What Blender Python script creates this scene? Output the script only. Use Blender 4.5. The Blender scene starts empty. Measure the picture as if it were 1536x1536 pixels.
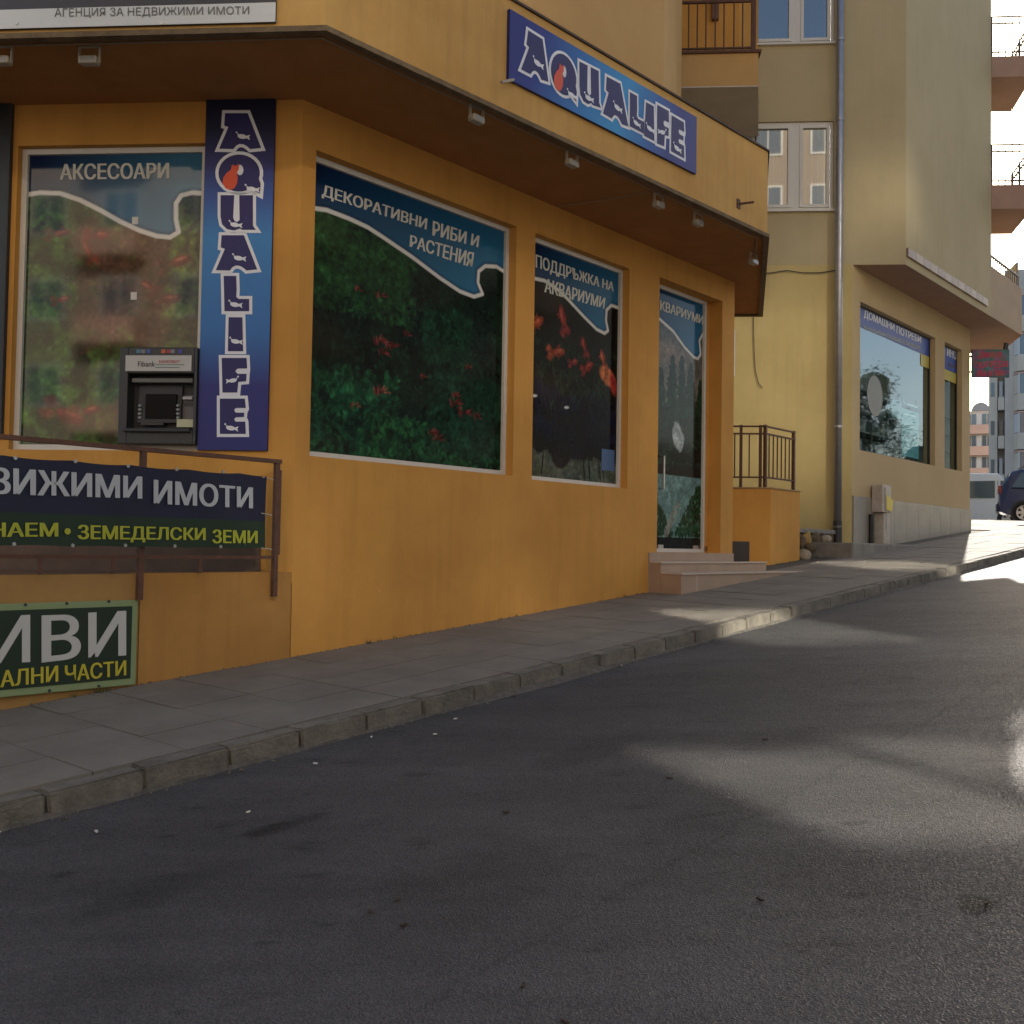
import bpy, bmesh, math, random
import numpy as np
from mathutils import Vector, Matrix
random.seed(7); rng = np.random.default_rng(7)
R_ = math.radians
S = bpy.context.scene
COL = S.collection

# ------------------------------------------------------------------ camera, sky, sun, exposure
FPX, PITCH, ROLL, EYE = 1560.0, R_(1.95), 0.016, 1.5
cam_d = bpy.data.cameras.new('camera')
cam_d.sensor_width = 36; cam_d.lens = 36*FPX/1536
cam_d.clip_start = 0.05; cam_d.clip_end = 3000
cam = bpy.data.objects.new('camera', cam_d); COL.objects.link(cam)
CM = Matrix.Rotation(math.pi/2+PITCH, 4, 'X') @ Matrix.Rotation(ROLL, 4, 'Z')
cam.matrix_world = Matrix.Translation((0, 0, EYE)) @ CM
S.camera = cam

SUN_AZ, SUN_EL = R_(24.3), R_(22.5)
W = bpy.data.worlds.new('World'); S.world = W; W.use_nodes = True
nt = W.node_tree; bg = nt.nodes['Background']
sky = nt.nodes.new('ShaderNodeTexSky'); sky.sky_type = 'NISHITA'; sky.sun_disc = False
sky.sun_elevation = SUN_EL; sky.sun_rotation = SUN_AZ
sky.air_density = 1.0; sky.dust_density = 2.2; sky.ozone_density = 0.7
nt.links.new(sky.outputs[0], bg.inputs[0]); bg.inputs[1].default_value = 0.10
sl = bpy.data.lights.new('sun', 'SUN'); sl.energy = 4.0; sl.angle = R_(0.5); sl.color = (1, .93, .82)
so = bpy.data.objects.new('sun', sl); COL.objects.link(so)
SDIR = Vector((math.sin(SUN_AZ)*math.cos(SUN_EL), math.cos(SUN_AZ)*math.cos(SUN_EL), math.sin(SUN_EL)))
so.rotation_euler = (-SDIR).to_track_quat('-Z', 'Y').to_euler(); so.location = (0, 0, 40)
vs = S.view_settings
vs.view_transform = 'Standard'; vs.look = 'None'; vs.gamma = 1; vs.use_curve_mapping = False
vs.exposure = 1.28
S.render.engine = 'CYCLES'
S.cycles.use_denoising = True
S.cycles.max_bounces = 8; S.cycles.diffuse_bounces = 4; S.cycles.glossy_bounces = 4
S.cycles.transparent_max_bounces = 12; S.cycles.transmission_bounces = 4
S.cycles.caustics_reflective = True; S.cycles.caustics_refractive = False
S.cycles.blur_glossy = 0.0
S.cycles.sample_clamp_indirect = 0; S.cycles.use_guiding = True; S.cycles.guiding_training_samples = 64

# ------------------------------------------------------------------ frames and measuring
def V2(a): return np.array(a, float)
D = V2((.6465, .763)); D /= np.linalg.norm(D)
N = V2((D[1], -D[0])); C0 = V2((-1.68, 8.0))
LD = V2((-.9966, .082)); LD /= np.linalg.norm(LD)
LN = V2((-LD[1], LD[0]));
if LN[1] > 0: LN = -LN
D3 = V2((.22, .976)); D3 /= np.linalg.norm(D3)

class Fr:                       # a facade: u along it, v out of it, z up
    def __init__(s, o, du, dv): s.o, s.du, s.dv = V2(o), V2(du), V2(dv)
    def P(s, u, v, z):
        p = s.o + s.du*u + s.dv*v
        return (float(p[0]), float(p[1]), float(z))
    def at(s, px, py, v=0.0):   # photograph point -> (u, z) on the plane at offset v
        r = CM.to_3x3() @ Vector(((px-768)/FPX, (768-py)/FPX, -1))
        r = np.array(r); Q = s.o + s.dv*v
        k = (Q @ s.dv)/(r[:2] @ s.dv); p = np.array((0, 0, EYE)) + k*r
        return float((p[:2]-s.o) @ s.du), float(p[2])
F = Fr(C0, D, N)
L = Fr(C0, LD, LN)
G = Fr((5.69, 17.25), -LD, LN)
def on_z(px, py, z):
    r = CM.to_3x3() @ Vector(((px-768)/FPX, (768-py)/FPX, -1)); k = (z-EYE)/r.z
    return (r.x*k, r.y*k, z)

def h(t):                       # ground height at the building line
    if t < 19: return .632+.0765*t
    e = min(t-19, 10.4); return .632+.0765*19+.0765*(e-e*e/20.8)
def pav_z(t, n): return h(t) - .02*n
def road_z(t, n): return h(t) - .15 - .012*(n-1.9)

# ------------------------------------------------------------------ materials
def lin(*c):                    # sRGB 0-255 -> linear
    o = []
    for x in c:
        x /= 255; o.append(x/12.92 if x <= .04045 else ((x+.055)/1.055)**2.4)
    return tuple(o)
MATS = {}
def mat(name, col, rough=.7, metal=0., bump=0., bscale=60., var=0., vscale=3., spec=.5, col2=None, coat=0., streak=0.):
    if name in MATS: return MATS[name]
    m = bpy.data.materials.new(name); m.use_nodes = True; t = m.node_tree; b = t.nodes['Principled BSDF']
    b.inputs['Roughness'].default_value = rough; b.inputs['Metallic'].default_value = metal
    b.inputs['Specular IOR Level'].default_value = spec; b.inputs['Coat Weight'].default_value = coat
    b.inputs['Base Color'].default_value = (*col, 1)
    geo = t.nodes.new('ShaderNodeNewGeometry')
    if var or col2:
        n1 = t.nodes.new('ShaderNodeTexNoise'); n1.inputs['Scale'].default_value = vscale; n1.inputs['Detail'].default_value = 6
        n1.inputs['Roughness'].default_value = .65
        t.links.new(geo.outputs['Position'], n1.inputs['Vector'])
        mx = t.nodes.new('ShaderNodeMix'); mx.data_type = 'RGBA'
        rp = t.nodes.new('ShaderNodeMapRange'); rp.inputs[1].default_value = .35; rp.inputs[2].default_value = .65
        t.links.new(n1.outputs[0], rp.inputs[0]); t.links.new(rp.outputs[0], mx.inputs[0])
        c2 = col2 or tuple(x*(1-var) for x in col)
        mx.inputs[6].default_value = (*col, 1); mx.inputs[7].default_value = (*c2, 1)
        out = mx.outputs[2]
        if streak:              # rain streaks: noise stretched in z
            mp = t.nodes.new('ShaderNodeMapping'); mp.inputs['Scale'].default_value = (5, 5, .35)
            n3 = t.nodes.new('ShaderNodeTexNoise'); n3.inputs['Scale'].default_value = 1.6; n3.inputs['Detail'].default_value = 5
            t.links.new(geo.outputs['Position'], mp.inputs[0]); t.links.new(mp.outputs[0], n3.inputs['Vector'])
            r3 = t.nodes.new('ShaderNodeMapRange'); r3.inputs[1].default_value = .5; r3.inputs[2].default_value = .75
            r3.inputs[4].default_value = streak
            t.links.new(n3.outputs[0], r3.inputs[0])
            m3 = t.nodes.new('ShaderNodeMix'); m3.data_type = 'RGBA'
            t.links.new(r3.outputs[0], m3.inputs[0]); t.links.new(out, m3.inputs[6]); m3.inputs[7].default_value = (*(x*.45 for x in col), 1)
            out = m3.outputs[2]
        t.links.new(out, b.inputs['Base Color'])
    if bump:
        n2 = t.nodes.new('ShaderNodeTexNoise'); n2.inputs['Scale'].default_value = bscale; n2.inputs['Detail'].default_value = 4
        t.links.new(geo.outputs['Position'], n2.inputs['Vector'])
        bp = t.nodes.new('ShaderNodeBump'); bp.inputs['Strength'].default_value = bump; bp.inputs['Distance'].default_value = .01
        t.links.new(n2.outputs[0], bp.inputs['Height']); t.links.new(bp.outputs[0], b.inputs['Normal'])
    MATS[name] = m; return m
def attr_mat(name, rough, spec=.5):
    m = bpy.data.materials.new(name); m.use_nodes = True; t = m.node_tree; b = t.nodes['Principled BSDF']
    a = t.nodes.new('ShaderNodeVertexColor'); a.layer_name = 'Col'
    t.links.new(a.outputs[0], b.inputs['Base Color'])
    b.inputs['Roughness'].default_value = rough; b.inputs['Specular IOR Level'].default_value = spec
    MATS[name] = m; return m
def glass_mat(name, tint, gloss=.12, rough=.02, k=1.5, gc=(1, 1, 1)):
    m = bpy.data.materials.new(name); m.use_nodes = True; t = m.node_tree
    for x in list(t.nodes):
        if x.type != 'OUTPUT_MATERIAL': t.nodes.remove(x)
    o = t.nodes['Material Output']; tr = t.nodes.new('ShaderNodeBsdfTransparent'); gl = t.nodes.new('ShaderNodeBsdfGlossy')
    tr.inputs[0].default_value = (*tint, 1); gl.inputs['Roughness'].default_value = rough; gl.inputs[0].default_value = (*gc, 1)
    lw = t.nodes.new('ShaderNodeFresnel'); lw.inputs[0].default_value = 1.5
    ad = t.nodes.new('ShaderNodeMath'); ad.operation = 'MULTIPLY_ADD'; ad.inputs[1].default_value = k; ad.inputs[2].default_value = gloss; ad.use_clamp = True
    mx = t.nodes.new('ShaderNodeMixShader')
    t.links.new(lw.outputs[0], ad.inputs[0]); t.links.new(ad.outputs[0], mx.inputs[0])
    t.links.new(tr.outputs[0], mx.inputs[1]); t.links.new(gl.outputs[0], mx.inputs[2]); t.links.new(mx.outputs[0], o.inputs[0])
    MATS[name] = m; return m

def asphalt():
    m = bpy.data.materials.new('asphalt'); m.use_nodes = True; t = m.node_tree; b = t.nodes['Principled BSDF']
    N_, Lk = t.nodes.new, t.links.new
    geo = N_('ShaderNodeNewGeometry')
    def noise(sc, det=5, vec=None, rgh=.6):
        n = N_('ShaderNodeTexNoise'); n.inputs['Scale'].default_value = sc; n.inputs['Detail'].default_value = det; n.inputs['Roughness'].default_value = rgh
        Lk(vec or geo.outputs['Position'], n.inputs['Vector']); return n.outputs[0]
    def rng_(x, a, b_, c, d):
        r = N_('ShaderNodeMapRange'); r.inputs[1].default_value = a; r.inputs[2].default_value = b_; r.inputs[3].default_value = c; r.inputs[4].default_value = d
        Lk(x, r.inputs[0]); return r.outputs[0]
    def mul(a, b_):
        x = N_('ShaderNodeMath'); x.operation = 'MULTIPLY'; Lk(a, x.inputs[0]); Lk(b_, x.inputs[1]); return x.outputs[0]
    # wheel-track direction: rotate so x runs along the street
    mp = N_('ShaderNodeMapping'); mp.inputs['Rotation'].default_value = (0, 0, -math.atan2(D[1], D[0])); mp.inputs['Scale'].default_value = (.12, 1, 1)
    Lk(geo.outputs['Position'], mp.inputs[0])
    mpr = N_('ShaderNodeMapping'); mpr.inputs['Rotation'].default_value = (0, 0, -math.atan2(D[1], D[0])); mpr.inputs['Scale'].default_value = (.4, 1, 1)
    Lk(geo.outputs['Position'], mpr.inputs[0])
    big = rng_(noise(.9, 5, mp.outputs[0]), .3, .7, .74, 1.26)
    med = rng_(noise(5, 6, mpr.outputs[0], .7), .3, .7, .80, 1.18)
    vo = N_('ShaderNodeTexVoronoi'); vo.inputs['Scale'].default_value = 150; Lk(geo.outputs['Position'], vo.inputs['Vector'])
    sep = N_('ShaderNodeSeparateColor'); Lk(vo.outputs['Color'], sep.inputs[0])
    agg = rng_(sep.outputs[0], 0, 1, .72, 1.28)
    spots = rng_(noise(9, 3, mpr.outputs[0], .5), .27, .35, .62, 1.0)
    # long thin cracks
    wv = N_('ShaderNodeTexNoise'); wv.inputs['Scale'].default_value = 1.1; wv.inputs['Detail'].default_value = 7; Lk(mp.outputs[0], wv.inputs['Vector'])
    ab = N_('ShaderNodeMath'); ab.operation = 'SUBTRACT'; ab.inputs[1].default_value = .58; Lk(wv.outputs[0], ab.inputs[0])
    ab2 = N_('ShaderNodeMath'); ab2.operation = 'ABSOLUTE'; Lk(ab.outputs[0], ab2.inputs[0])
    crack = rng_(ab2.outputs[0], 0, .003, .72, 1.0)
    v = mul(mul(mul(mul(big, med), agg), spots), crack)
    sc = N_('ShaderNodeVectorMath'); sc.operation = 'SCALE'; sc.inputs[0].default_value = (.073, .0705, .071)
    Lk(v, sc.inputs['Scale']); Lk(sc.outputs[0], b.inputs['Base Color'])
    Lk(rng_(sep.outputs[1], 0, 1, .5, .95), b.inputs['Roughness'])
    b.inputs['Specular IOR Level'].default_value = .22
    hN = N_('ShaderNodeMath'); hN.operation = 'ADD'; Lk(vo.outputs['Distance'], hN.inputs[0]); Lk(noise(60, 3), hN.inputs[1])
    bp = N_('ShaderNodeBump'); bp.inputs['Strength'].default_value = .8; bp.inputs['Distance'].default_value = .004
    Lk(hN.outputs[0], bp.inputs['Height']); Lk(bp.outputs[0], b.inputs['Normal'])
    MATS['asphalt'] = m; return m
asphalt()

M_ORANGE = mat('orange_plaster', (.62, .315, .073), .85, bump=.25, bscale=120, col2=(.54, .265, .060), vscale=1.2, spec=.25, streak=.2)
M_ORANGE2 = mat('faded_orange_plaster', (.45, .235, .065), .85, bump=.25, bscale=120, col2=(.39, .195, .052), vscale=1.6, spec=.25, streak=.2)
M_FASCIA = mat('ochre_fascia_plaster', (.60, .37, .125), .85, bump=.2, bscale=100, col2=(.52, .30, .09), vscale=1.3, spec=.25, streak=.25)
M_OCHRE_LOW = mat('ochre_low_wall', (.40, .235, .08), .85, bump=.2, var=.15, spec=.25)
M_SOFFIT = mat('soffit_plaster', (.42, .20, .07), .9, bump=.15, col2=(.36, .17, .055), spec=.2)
M_BEIGE = mat('beige_plaster', (.485, .41, .245), .85, bump=.15, bscale=90, col2=(.44, .37, .215), vscale=.8, spec=.25, streak=.08)
M_YELLOW = mat('yellow_plaster', (.57, .46, .21), .85, bump=.15, bscale=90, col2=(.50, .395, .17), vscale=1.0, spec=.25, streak=.15)
M_RSHOP = mat('warm_beige_plaster', (.54, .41, .225), .85, bump=.15, bscale=90, col2=(.49, .37, .195), vscale=.9, spec=.25)
M_PINK = mat('pinkish_plaster', (.53, .335, .135), .85, bump=.15, bscale=90, col2=(.48, .29, .11), vscale=1.0, spec=.25)
M_PSOFF = mat('pink_soffit', (.42, .27, .20), .85, bump=.1, var=.12, spec=.2)
M_GREYSOFF = mat('grey_soffit', (.62, .55, .47), .85, bump=.1, var=.1, spec=.2)
M_CONC = mat('concrete', (.25, .235, .205), .9, bump=.5, bscale=50, col2=(.17, .16, .14), vscale=5)
M_KERB = mat('kerb_concrete', (.19, .172, .142), .9, bump=.9, bscale=45, col2=(.095, .086, .070), vscale=5)
M_SLAB = mat('paving_concrete', (.20, .18, .15), .88, bump=.5, bscale=70, col2=(.15, .134, .112), vscale=2.2)
M_GROUND = mat('ground_dirt', (.10, .09, .075), .95, bump=.5, var=.3, vscale=1)
M_DIRT = mat('dark_dirt', (.085, .075, .06), .95, bump=.5, bscale=80)
M_WHITE = mat('white_frame', (.62, .60, .55), .45)
M_PVC = mat('white_pvc', (.62, .61, .56), .35)
M_RUST = mat('rusty_steel', (.075, .035, .022), .7, bump=.3, bscale=150, col2=(.12, .05, .025), vscale=20)
M_PIPE = mat('zinc_pipe', (.38, .38, .40), .38, metal=.75, var=.15, vscale=6)
M_DARK = mat('dark_metal', (.03, .03, .032), .5)
M_BLACK = mat('black_plastic', (.012, .012, .013), .35)
M_MARBLE = mat('stone_tile', (.33, .305, .25), .5, col2=(.27, .25, .205), vscale=2, bump=.05)
M_STEP = mat('beige_step_tile', (.38, .27, .19), .55, col2=(.33, .23, .16), vscale=4, bump=.1)
M_LIP = mat('pale_step_edge', (.50, .42, .34), .5)
M_BOXW = mat('weathered_cabinet', (.50, .45, .38), .6, bump=.2, col2=(.38, .33, .27), vscale=8)
M_CABLE = mat('pale_cable', (.30, .24, .17), .6)
M_PRINT_G = attr_mat('glossy_window_print', .09, .12); M_PRINT_L = attr_mat('glossy_terrace_print', .05, .6)
M_PRINT = attr_mat('vinyl_print', .45, .4)
M_GLASS = glass_mat('shop_glass', (.70, .80, .80), .0, k=.2, gc=(.62, .82, 1))
M_BALC = mat('balcony_plaster', (.46, .34, .225), .85, bump=.1, var=.1)
M_GLASSG = glass_mat('home_glass', (.35, .37, .37), .15)
M_INT = mat('dim_interior', (.10, .11, .10), .9); M_INT2 = mat('pale_interior', (.40, .42, .40), .8)

# ------------------------------------------------------------------ mesh building
class MB:
    def __init__(s): s.v, s.f = [], []
    def poly(s, pts):
        i = len(s.v); s.v += [tuple(p) for p in pts]; s.f.append(tuple(range(i, i+len(pts)))); return s
    def hexa(s, p):             # 8 corners: bottom 4, top 4
        i = len(s.v); s.v += [tuple(q) for q in p]
        s.f += [tuple(i+k for k in q) for q in ((3, 2, 1, 0), (4, 5, 6, 7), (0, 1, 5, 4), (1, 2, 6, 5), (2, 3, 7, 6), (3, 0, 4, 7))]; return s
    def box(s, fr, u0, u1, v0, v1, z0, z1):
        P = fr.P; return s.hexa([P(u0, v0, z0), P(u1, v0, z0), P(u1, v1, z0), P(u0, v1, z0), P(u0, v0, z1), P(u1, v0, z1), P(u1, v1, z1), P(u0, v1, z1)])
    def lbox(s, x0, x1, y0, y1, z0, z1): return s.box(ID, x0, x1, y0, y1, z0, z1)
    def prism(s, xy, z0, z1):
        n = len(xy); i = len(s.v)
        s.v += [(p[0], p[1], z0) for p in xy]+[(p[0], p[1], z1) for p in xy]
        s.f.append(tuple(i+k for k in reversed(range(n)))); s.f.append(tuple(i+n+k for k in range(n)))
        for k in range(n): j = (k+1) % n; s.f.append((i+k, i+j, i+n+j, i+n+k))
        return s
    def tube(s, pts, r, seg=8, caps=True):
        pts = [Vector(p) for p in pts]; rings = []
        for k, p in enumerate(pts):
            d = (pts[min(k+1, len(pts)-1)]-pts[max(k-1, 0)]).normalized()
            a = d.orthogonal().normalized() if k == 0 else (A-d*A.dot(d)).normalized()
            A = a; b = d.cross(a); i = len(s.v)
            rr = r[k] if isinstance(r, (list, tuple)) else r
            s.v += [tuple(p+(a*math.cos(q*2*math.pi/seg)+b*math.sin(q*2*math.pi/seg))*rr) for q in range(seg)]; rings.append(i)
        for i, j in zip(rings, rings[1:]):
            for q in range(seg): w = (q+1) % seg; s.f.append((i+q, i+w, j+w, j+q))
        if caps: s.f.append(tuple(rings[0]+q for q in reversed(range(seg)))); s.f.append(tuple(rings[-1]+q for q in range(seg)))
        return s
ID = Fr((0, 0), (1, 0), (0, 1))
WL = {}                         # world matrix of each parent
def link(o, parent=None, label=None, cat=None, group=None, kind=None):
    COL.objects.link(o)
    if parent: o.parent = parent
    if label: o['label'] = label
    if cat: o['category'] = cat
    if group: o['group'] = group
    if kind: o['kind'] = kind
    return o
def thing(name, label, cat, loc, rz=0, group=None):
    o = bpy.data.objects.new(name, None); o.empty_display_size = .2
    o.location = loc; o.rotation_euler = (0, 0, rz)
    WL[o.name] = Matrix.Translation(loc) @ Matrix.Rotation(rz, 4, 'Z')
    return link(o, None, label, cat, group)
def build(name, mb, m, parent=None, local=False, bevel=0, smooth=False, mod=None, **kw):
    me = bpy.data.meshes.new(name)
    wm = WL.get(parent.name) if parent else None
    v = mb.v
    if wm is not None and not local:
        inv = wm.inverted(); v = [inv @ Vector(p) for p in v]
    me.from_pydata(v, [], mb.f)
    bm = bmesh.new(); bm.from_mesh(me); bmesh.ops.recalc_face_normals(bm, faces=bm.faces); bm.to_mesh(me); bm.free()
    me.materials.append(m)
    if smooth:
        for p in me.polygons: p.use_smooth = True
    o = bpy.data.objects.new(name, me); link(o, parent, **kw)
    WL[o.name] = wm if wm is not None else Matrix.Identity(4)
    if bevel:
        b = o.modifiers.new('bevel', 'BEVEL'); b.width = bevel; b.segments = 2; b.limit_method = 'ANGLE'
    return o
def dup(o, loc=None, rz=None, parent=None, label=None):
    c = o.copy(); COL.objects.link(c)
    if parent: c.parent = parent
    if loc is not None: c.location = loc
    if rz is not None: c.rotation_euler = (0, 0, rz)
    if label: c['label'] = label
    for ch in list(o.children): dup(ch, parent=c)
    return c
def wall(mb, fr, u0, u1, z0, z1, holes, depth=.25, v=0.):
    us = sorted({u0, u1, *(x for q in holes for x in q[:2])}); zs = sorted({z0, z1, *(x for q in holes for x in q[2:4])})
    for a, b in zip(us, us[1:]):
        for c, d in zip(zs, zs[1:]):
            m_, k_ = (a+b)/2, (c+d)/2
            if any(q[0] < m_ < q[1] and q[2] < k_ < q[3] for q in holes): continue
            mb.poly([fr.P(a, v, c), fr.P(b, v, c), fr.P(b, v, d), fr.P(a, v, d)])
    for a, b, c, d in holes:
        w = v-depth
        mb.poly([fr.P(a, v, c), fr.P(b, v, c), fr.P(b, w, c), fr.P(a, w, c)]); mb.poly([fr.P(a, v, d), fr.P(b, v, d), fr.P(b, w, d), fr.P(a, w, d)])
        mb.poly([fr.P(a, v, c), fr.P(a, v, d), fr.P(a, w, d), fr.P(a, w, c)]); mb.poly([fr.P(b, v, c), fr.P(b, v, d), fr.P(b, w, d), fr.P(b, w, c)])
    return mb
def frame(mb, fr, u0, u1, z0, z1, w, v0, v1, sill=None):
    mb.box(fr, u0, u0+w, v0, v1, z0, z1); mb.box(fr, u1-w, u1, v0, v1, z0, z1)
    mb.box(fr, u0+w, u1-w, v0, v1, z1-w, z1); mb.box(fr, u0+w, u1-w, v0, v1, z0, z0+w); return mb

# ------------------------------------------------------------------ lettering
def curve_to_mesh(cu):
    o = bpy.data.objects.new('tmp', cu); COL.objects.link(o)
    dg = bpy.context.evaluated_depsgraph_get(); me = o.evaluated_get(dg).to_mesh()
    v = np.array([tuple(x.co) for x in me.vertices]) if len(me.vertices) else np.zeros((0, 3)); f = [tuple(p.vertices) for p in me.polygons]
    o.evaluated_get(dg).to_mesh_clear(); bpy.data.objects.remove(o); bpy.data.curves.remove(cu)
    return v[:, :2], f
def text2d(s, bold=.01):
    cu = bpy.data.curves.new('t', 'FONT'); cu.body = s; cu.size = 1; cu.offset = bold; cu.resolution_u = 3; cu.dimensions = '2D'; cu.fill_mode = 'BOTH'
    v, f = curve_to_mesh(cu)
    lo, hi = v.min(0), v.max(0); return (v-lo)/(hi-lo), f
def put_text(mb, s, fr, corners, off, bold=.01, v0=0.):
    """corners: photograph points TL, TR, BL, BR of the lettering's box, measured on the facade; weight comes from shifted copies"""
    cu = bpy.data.curves.new('t', 'FONT'); cu.body = s; cu.size = 1; cu.offset = .004; cu.resolution_u = 3; cu.dimensions = '2D'; cu.fill_mode = 'BOTH'
    v, f = curve_to_mesh(cu); lo, hi = v.min(0), v.max(0); w, h_ = hi-lo; v = v-lo
    sh = [(0, 0)] if bold < .005 else [(-bold, 0), (0, 0), (bold, 0)]
    q = [fr.at(*c, v0) for c in corners]
    for k, (dx, dy) in enumerate(sh):
        u = np.stack([(v[:, 0]+dx+bold)/(w+2*bold), (v[:, 1]+dy)/h_], -1); put2d(mb, u, f, fr, q, v0+off+k*.00015)
def put2d(mb, v, f, fr, q, off):
    (a, b, c, d) = [np.array(x) for x in q]; i = len(mb.v)
    for x, y in v:
        p = (a*(1-x)+b*x)*y+(c*(1-x)+d*x)*(1-y); mb.v.append(fr.P(p[0], off, p[1]))
    mb.f += [tuple(i+k for k in g) for g in f]
def poly2d(rings, off=0.):
    cu = bpy.data.curves.new('p', 'CURVE'); cu.dimensions = '2D'; cu.fill_mode = 'BOTH'; cu.offset = off
    for ring in rings:
        sp = cu.splines.new('POLY'); sp.points.add(len(ring)-1); sp.use_cyclic_u = True
        for k, (x, y) in enumerate(ring): sp.points[k].co = (x, y, 0, 1)
    return curve_to_mesh(cu)

# ------------------------------------------------------------------ painted prints (colour per point of a fine grid)
class Paint:
    def __init__(s, nx, ny, w, hh):
        s.nx, s.ny, s.w, s.h = nx, ny, w, hh
        s.X, s.Y = np.meshgrid(np.linspace(0, w, nx), np.linspace(0, hh, ny)); s.C = np.zeros((ny, nx, 3)); s.px = w/(nx-1)
    def fill(s, m, col): s.C += (np.array(col)-s.C)*np.clip(m, 0, 1)[..., None]
    def blob(s, cx, cy, rx, ry, ang, col, soft=.25, a=1.):
        R = max(rx, ry)*1.4; i0, i1 = np.clip([int((cx-R)/s.w*(s.nx-1)), int((cx+R)/s.w*(s.nx-1))+2], 0, s.nx)
        j0, j1 = np.clip([int((cy-R)/s.h*(s.ny-1)), int((cy+R)/s.h*(s.ny-1))+2], 0, s.ny)
        if i1 <= i0 or j1 <= j0: return
        x = s.X[j0:j1, i0:i1]-cx; y = s.Y[j0:j1, i0:i1]-cy; c, q = math.cos(ang), math.sin(ang)
        d = np.hypot((x*c+y*q)/rx, (-x*q+y*c)/ry); m = np.clip((1-d)/soft+.5, 0, 1)*a
        s.C[j0:j1, i0:i1] += (np.array(col)-s.C[j0:j1, i0:i1])*m[..., None]
    def line_d(s, pts):
        d = np.full(s.X.shape, 1e9)
        for (x0, y0), (x1, y1) in zip(pts, pts[1:]):
            dx, dy = x1-x0, y1-y0; t = np.clip(((s.X-x0)*dx+(s.Y-y0)*dy)/(dx*dx+dy*dy+1e-12), 0, 1)
            d = np.minimum(d, np.hypot(s.X-x0-t*dx, s.Y-y0-t*dy))
        return d
    def inside(s, pts):
        r = np.zeros(s.X.shape, bool); n = len(pts)
        for k in range(n):
            (x0, y0), (x1, y1) = pts[k], pts[(k+1) % n]
            if y0 == y1: continue
            r ^= ((y0 > s.Y) != (y1 > s.Y)) & (s.X < (x1-x0)*(s.Y-y0)/(y1-y0)+x0)
        return r
    def mesh(s, name, fr, uL, uR, z0, z1, off, m, parent, **kw):
        X = np.linspace(0, 1, s.nx); Y = np.linspace(0, 1, s.ny); gx, gy = np.meshgrid(X, Y)
        u = uL+(uR-uL)*gx; z = z0+(z1-z0)*gy
        P = np.stack([fr.o[0]+fr.du[0]*u+fr.dv[0]*off, fr.o[1]+fr.du[1]*u+fr.dv[1]*off, z], -1).reshape(-1, 3)
        if parent: w = np.array(WL[parent.name].inverted()); P = P@w[:3, :3].T+w[:3, 3]
        idx = np.arange(s.nx*s.ny).reshape(s.ny, s.nx)
        f = np.stack([idx[:-1, :-1], idx[:-1, 1:], idx[1:, 1:], idx[1:, :-1]], -1).reshape(-1, 4)
        me = bpy.data.meshes.new(name); me.vertices.add(len(P)); me.vertices.foreach_set('co', P.astype('f4').ravel())
        me.loops.add(f.size); me.loops.foreach_set('vertex_index', f.ravel().astype('i4'))
        me.polygons.add(len(f)); me.polygons.foreach_set('loop_start', np.arange(0, f.size, 4, dtype='i4'))
        me.update(calc_edges=True)
        ca = me.color_attributes.new('Col', 'FLOAT_COLOR', 'POINT')
        c = np.concatenate([s.C.reshape(-1, 3), np.ones((s.nx*s.ny, 1))], 1).astype('f4'); ca.data.foreach_set('color', c.ravel())
        me.materials.append(m); o = bpy.data.objects.new(name, me); return link(o, parent, **kw)

# ================================================================== THE GROUND
def isect(fa, va, fb, vb):
    A = np.array([fa.dv, fb.dv]); b = np.array([(fa.o+fa.dv*va)@fa.dv, (fb.o+fb.dv*vb)@fb.dv]); return np.linalg.solve(A, b)
def offs(pts, d):               # offset an open plan polyline to its left
    pts = [V2(p) for p in pts]; out = []
    for k, p in enumerate(pts):
        ns = []
        for a, b in ((k-1, k), (k, k+1)):
            if 0 <= a and b < len(pts): e = pts[b]-pts[a]; e /= np.linalg.norm(e); ns.append(V2((-e[1], e[0])))
        n = ns[0] if len(ns) == 1 else (ns[0]+ns[1])/(1+ns[0]@ns[1]); out.append(p+n*d)
    return out
def band(mb, pts, d0, d1, z0, z1):
    a, b = offs(pts, d0), offs(pts, d1)
    for k in range(len(pts)-1):
        q = [a[k], a[k+1], b[k+1], b[k]]
        mb.hexa([(x[0], x[1], z0) for x in q]+[(x[0], x[1], z1) for x in q])
    return mb
def strip(mb, ts, ns, zf):
    for a, b in zip(ts, ts[1:]):
        for c, d in zip(ns, ns[1:]): mb.poly([F.P(a, c, zf(a, c)), F.P(b, c, zf(b, c)), F.P(b, d, zf(b, d)), F.P(a, d, zf(a, d))])
    return mb
def merge(o):
    bm = bmesh.new(); bm.from_mesh(o.data); bmesh.ops.remove_doubles(bm, verts=bm.verts, dist=1e-4); bm.to_mesh(o.data); bm.free(); return o
tl = [-60, -30]+list(range(-20, 19, 2))+[19+k for k in range(12)]+[35, 45, 60, 90]
merge(build('ground', strip(MB(), [-400]+tl+[150, 600], [-400, -60, -10, 0, 10, 60, 400], lambda t, n: h(max(-60, t))-.45), M_GROUND, kind='structure'))
road = merge(build('road', strip(MB(), tl, [1.88, 3, 4.5, 6, 8, 10.5], road_z), MATS['asphalt'], kind='structure'))
side = merge(build('side_street', strip(MB(), [x for x in tl if x >= 25], [-60, -20, -5, 1.88], lambda t, n: h(t)-.03), MATS['asphalt'], kind='structure'))
pav = build('pavement', strip(MB(), [x for x in tl if x <= 25], [-.9, 0, 1.76], lambda t, n: pav_z(t, n)-.018), M_DIRT, kind='structure')
build('plaza_bed', strip(MB(), [17, 19, 20, 21, 22, 23, 24, 25], [-30, -12, -.9], lambda t, n: pav_z(t, 0)-.02), M_SLAB, pav, kind='stuff')
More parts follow.
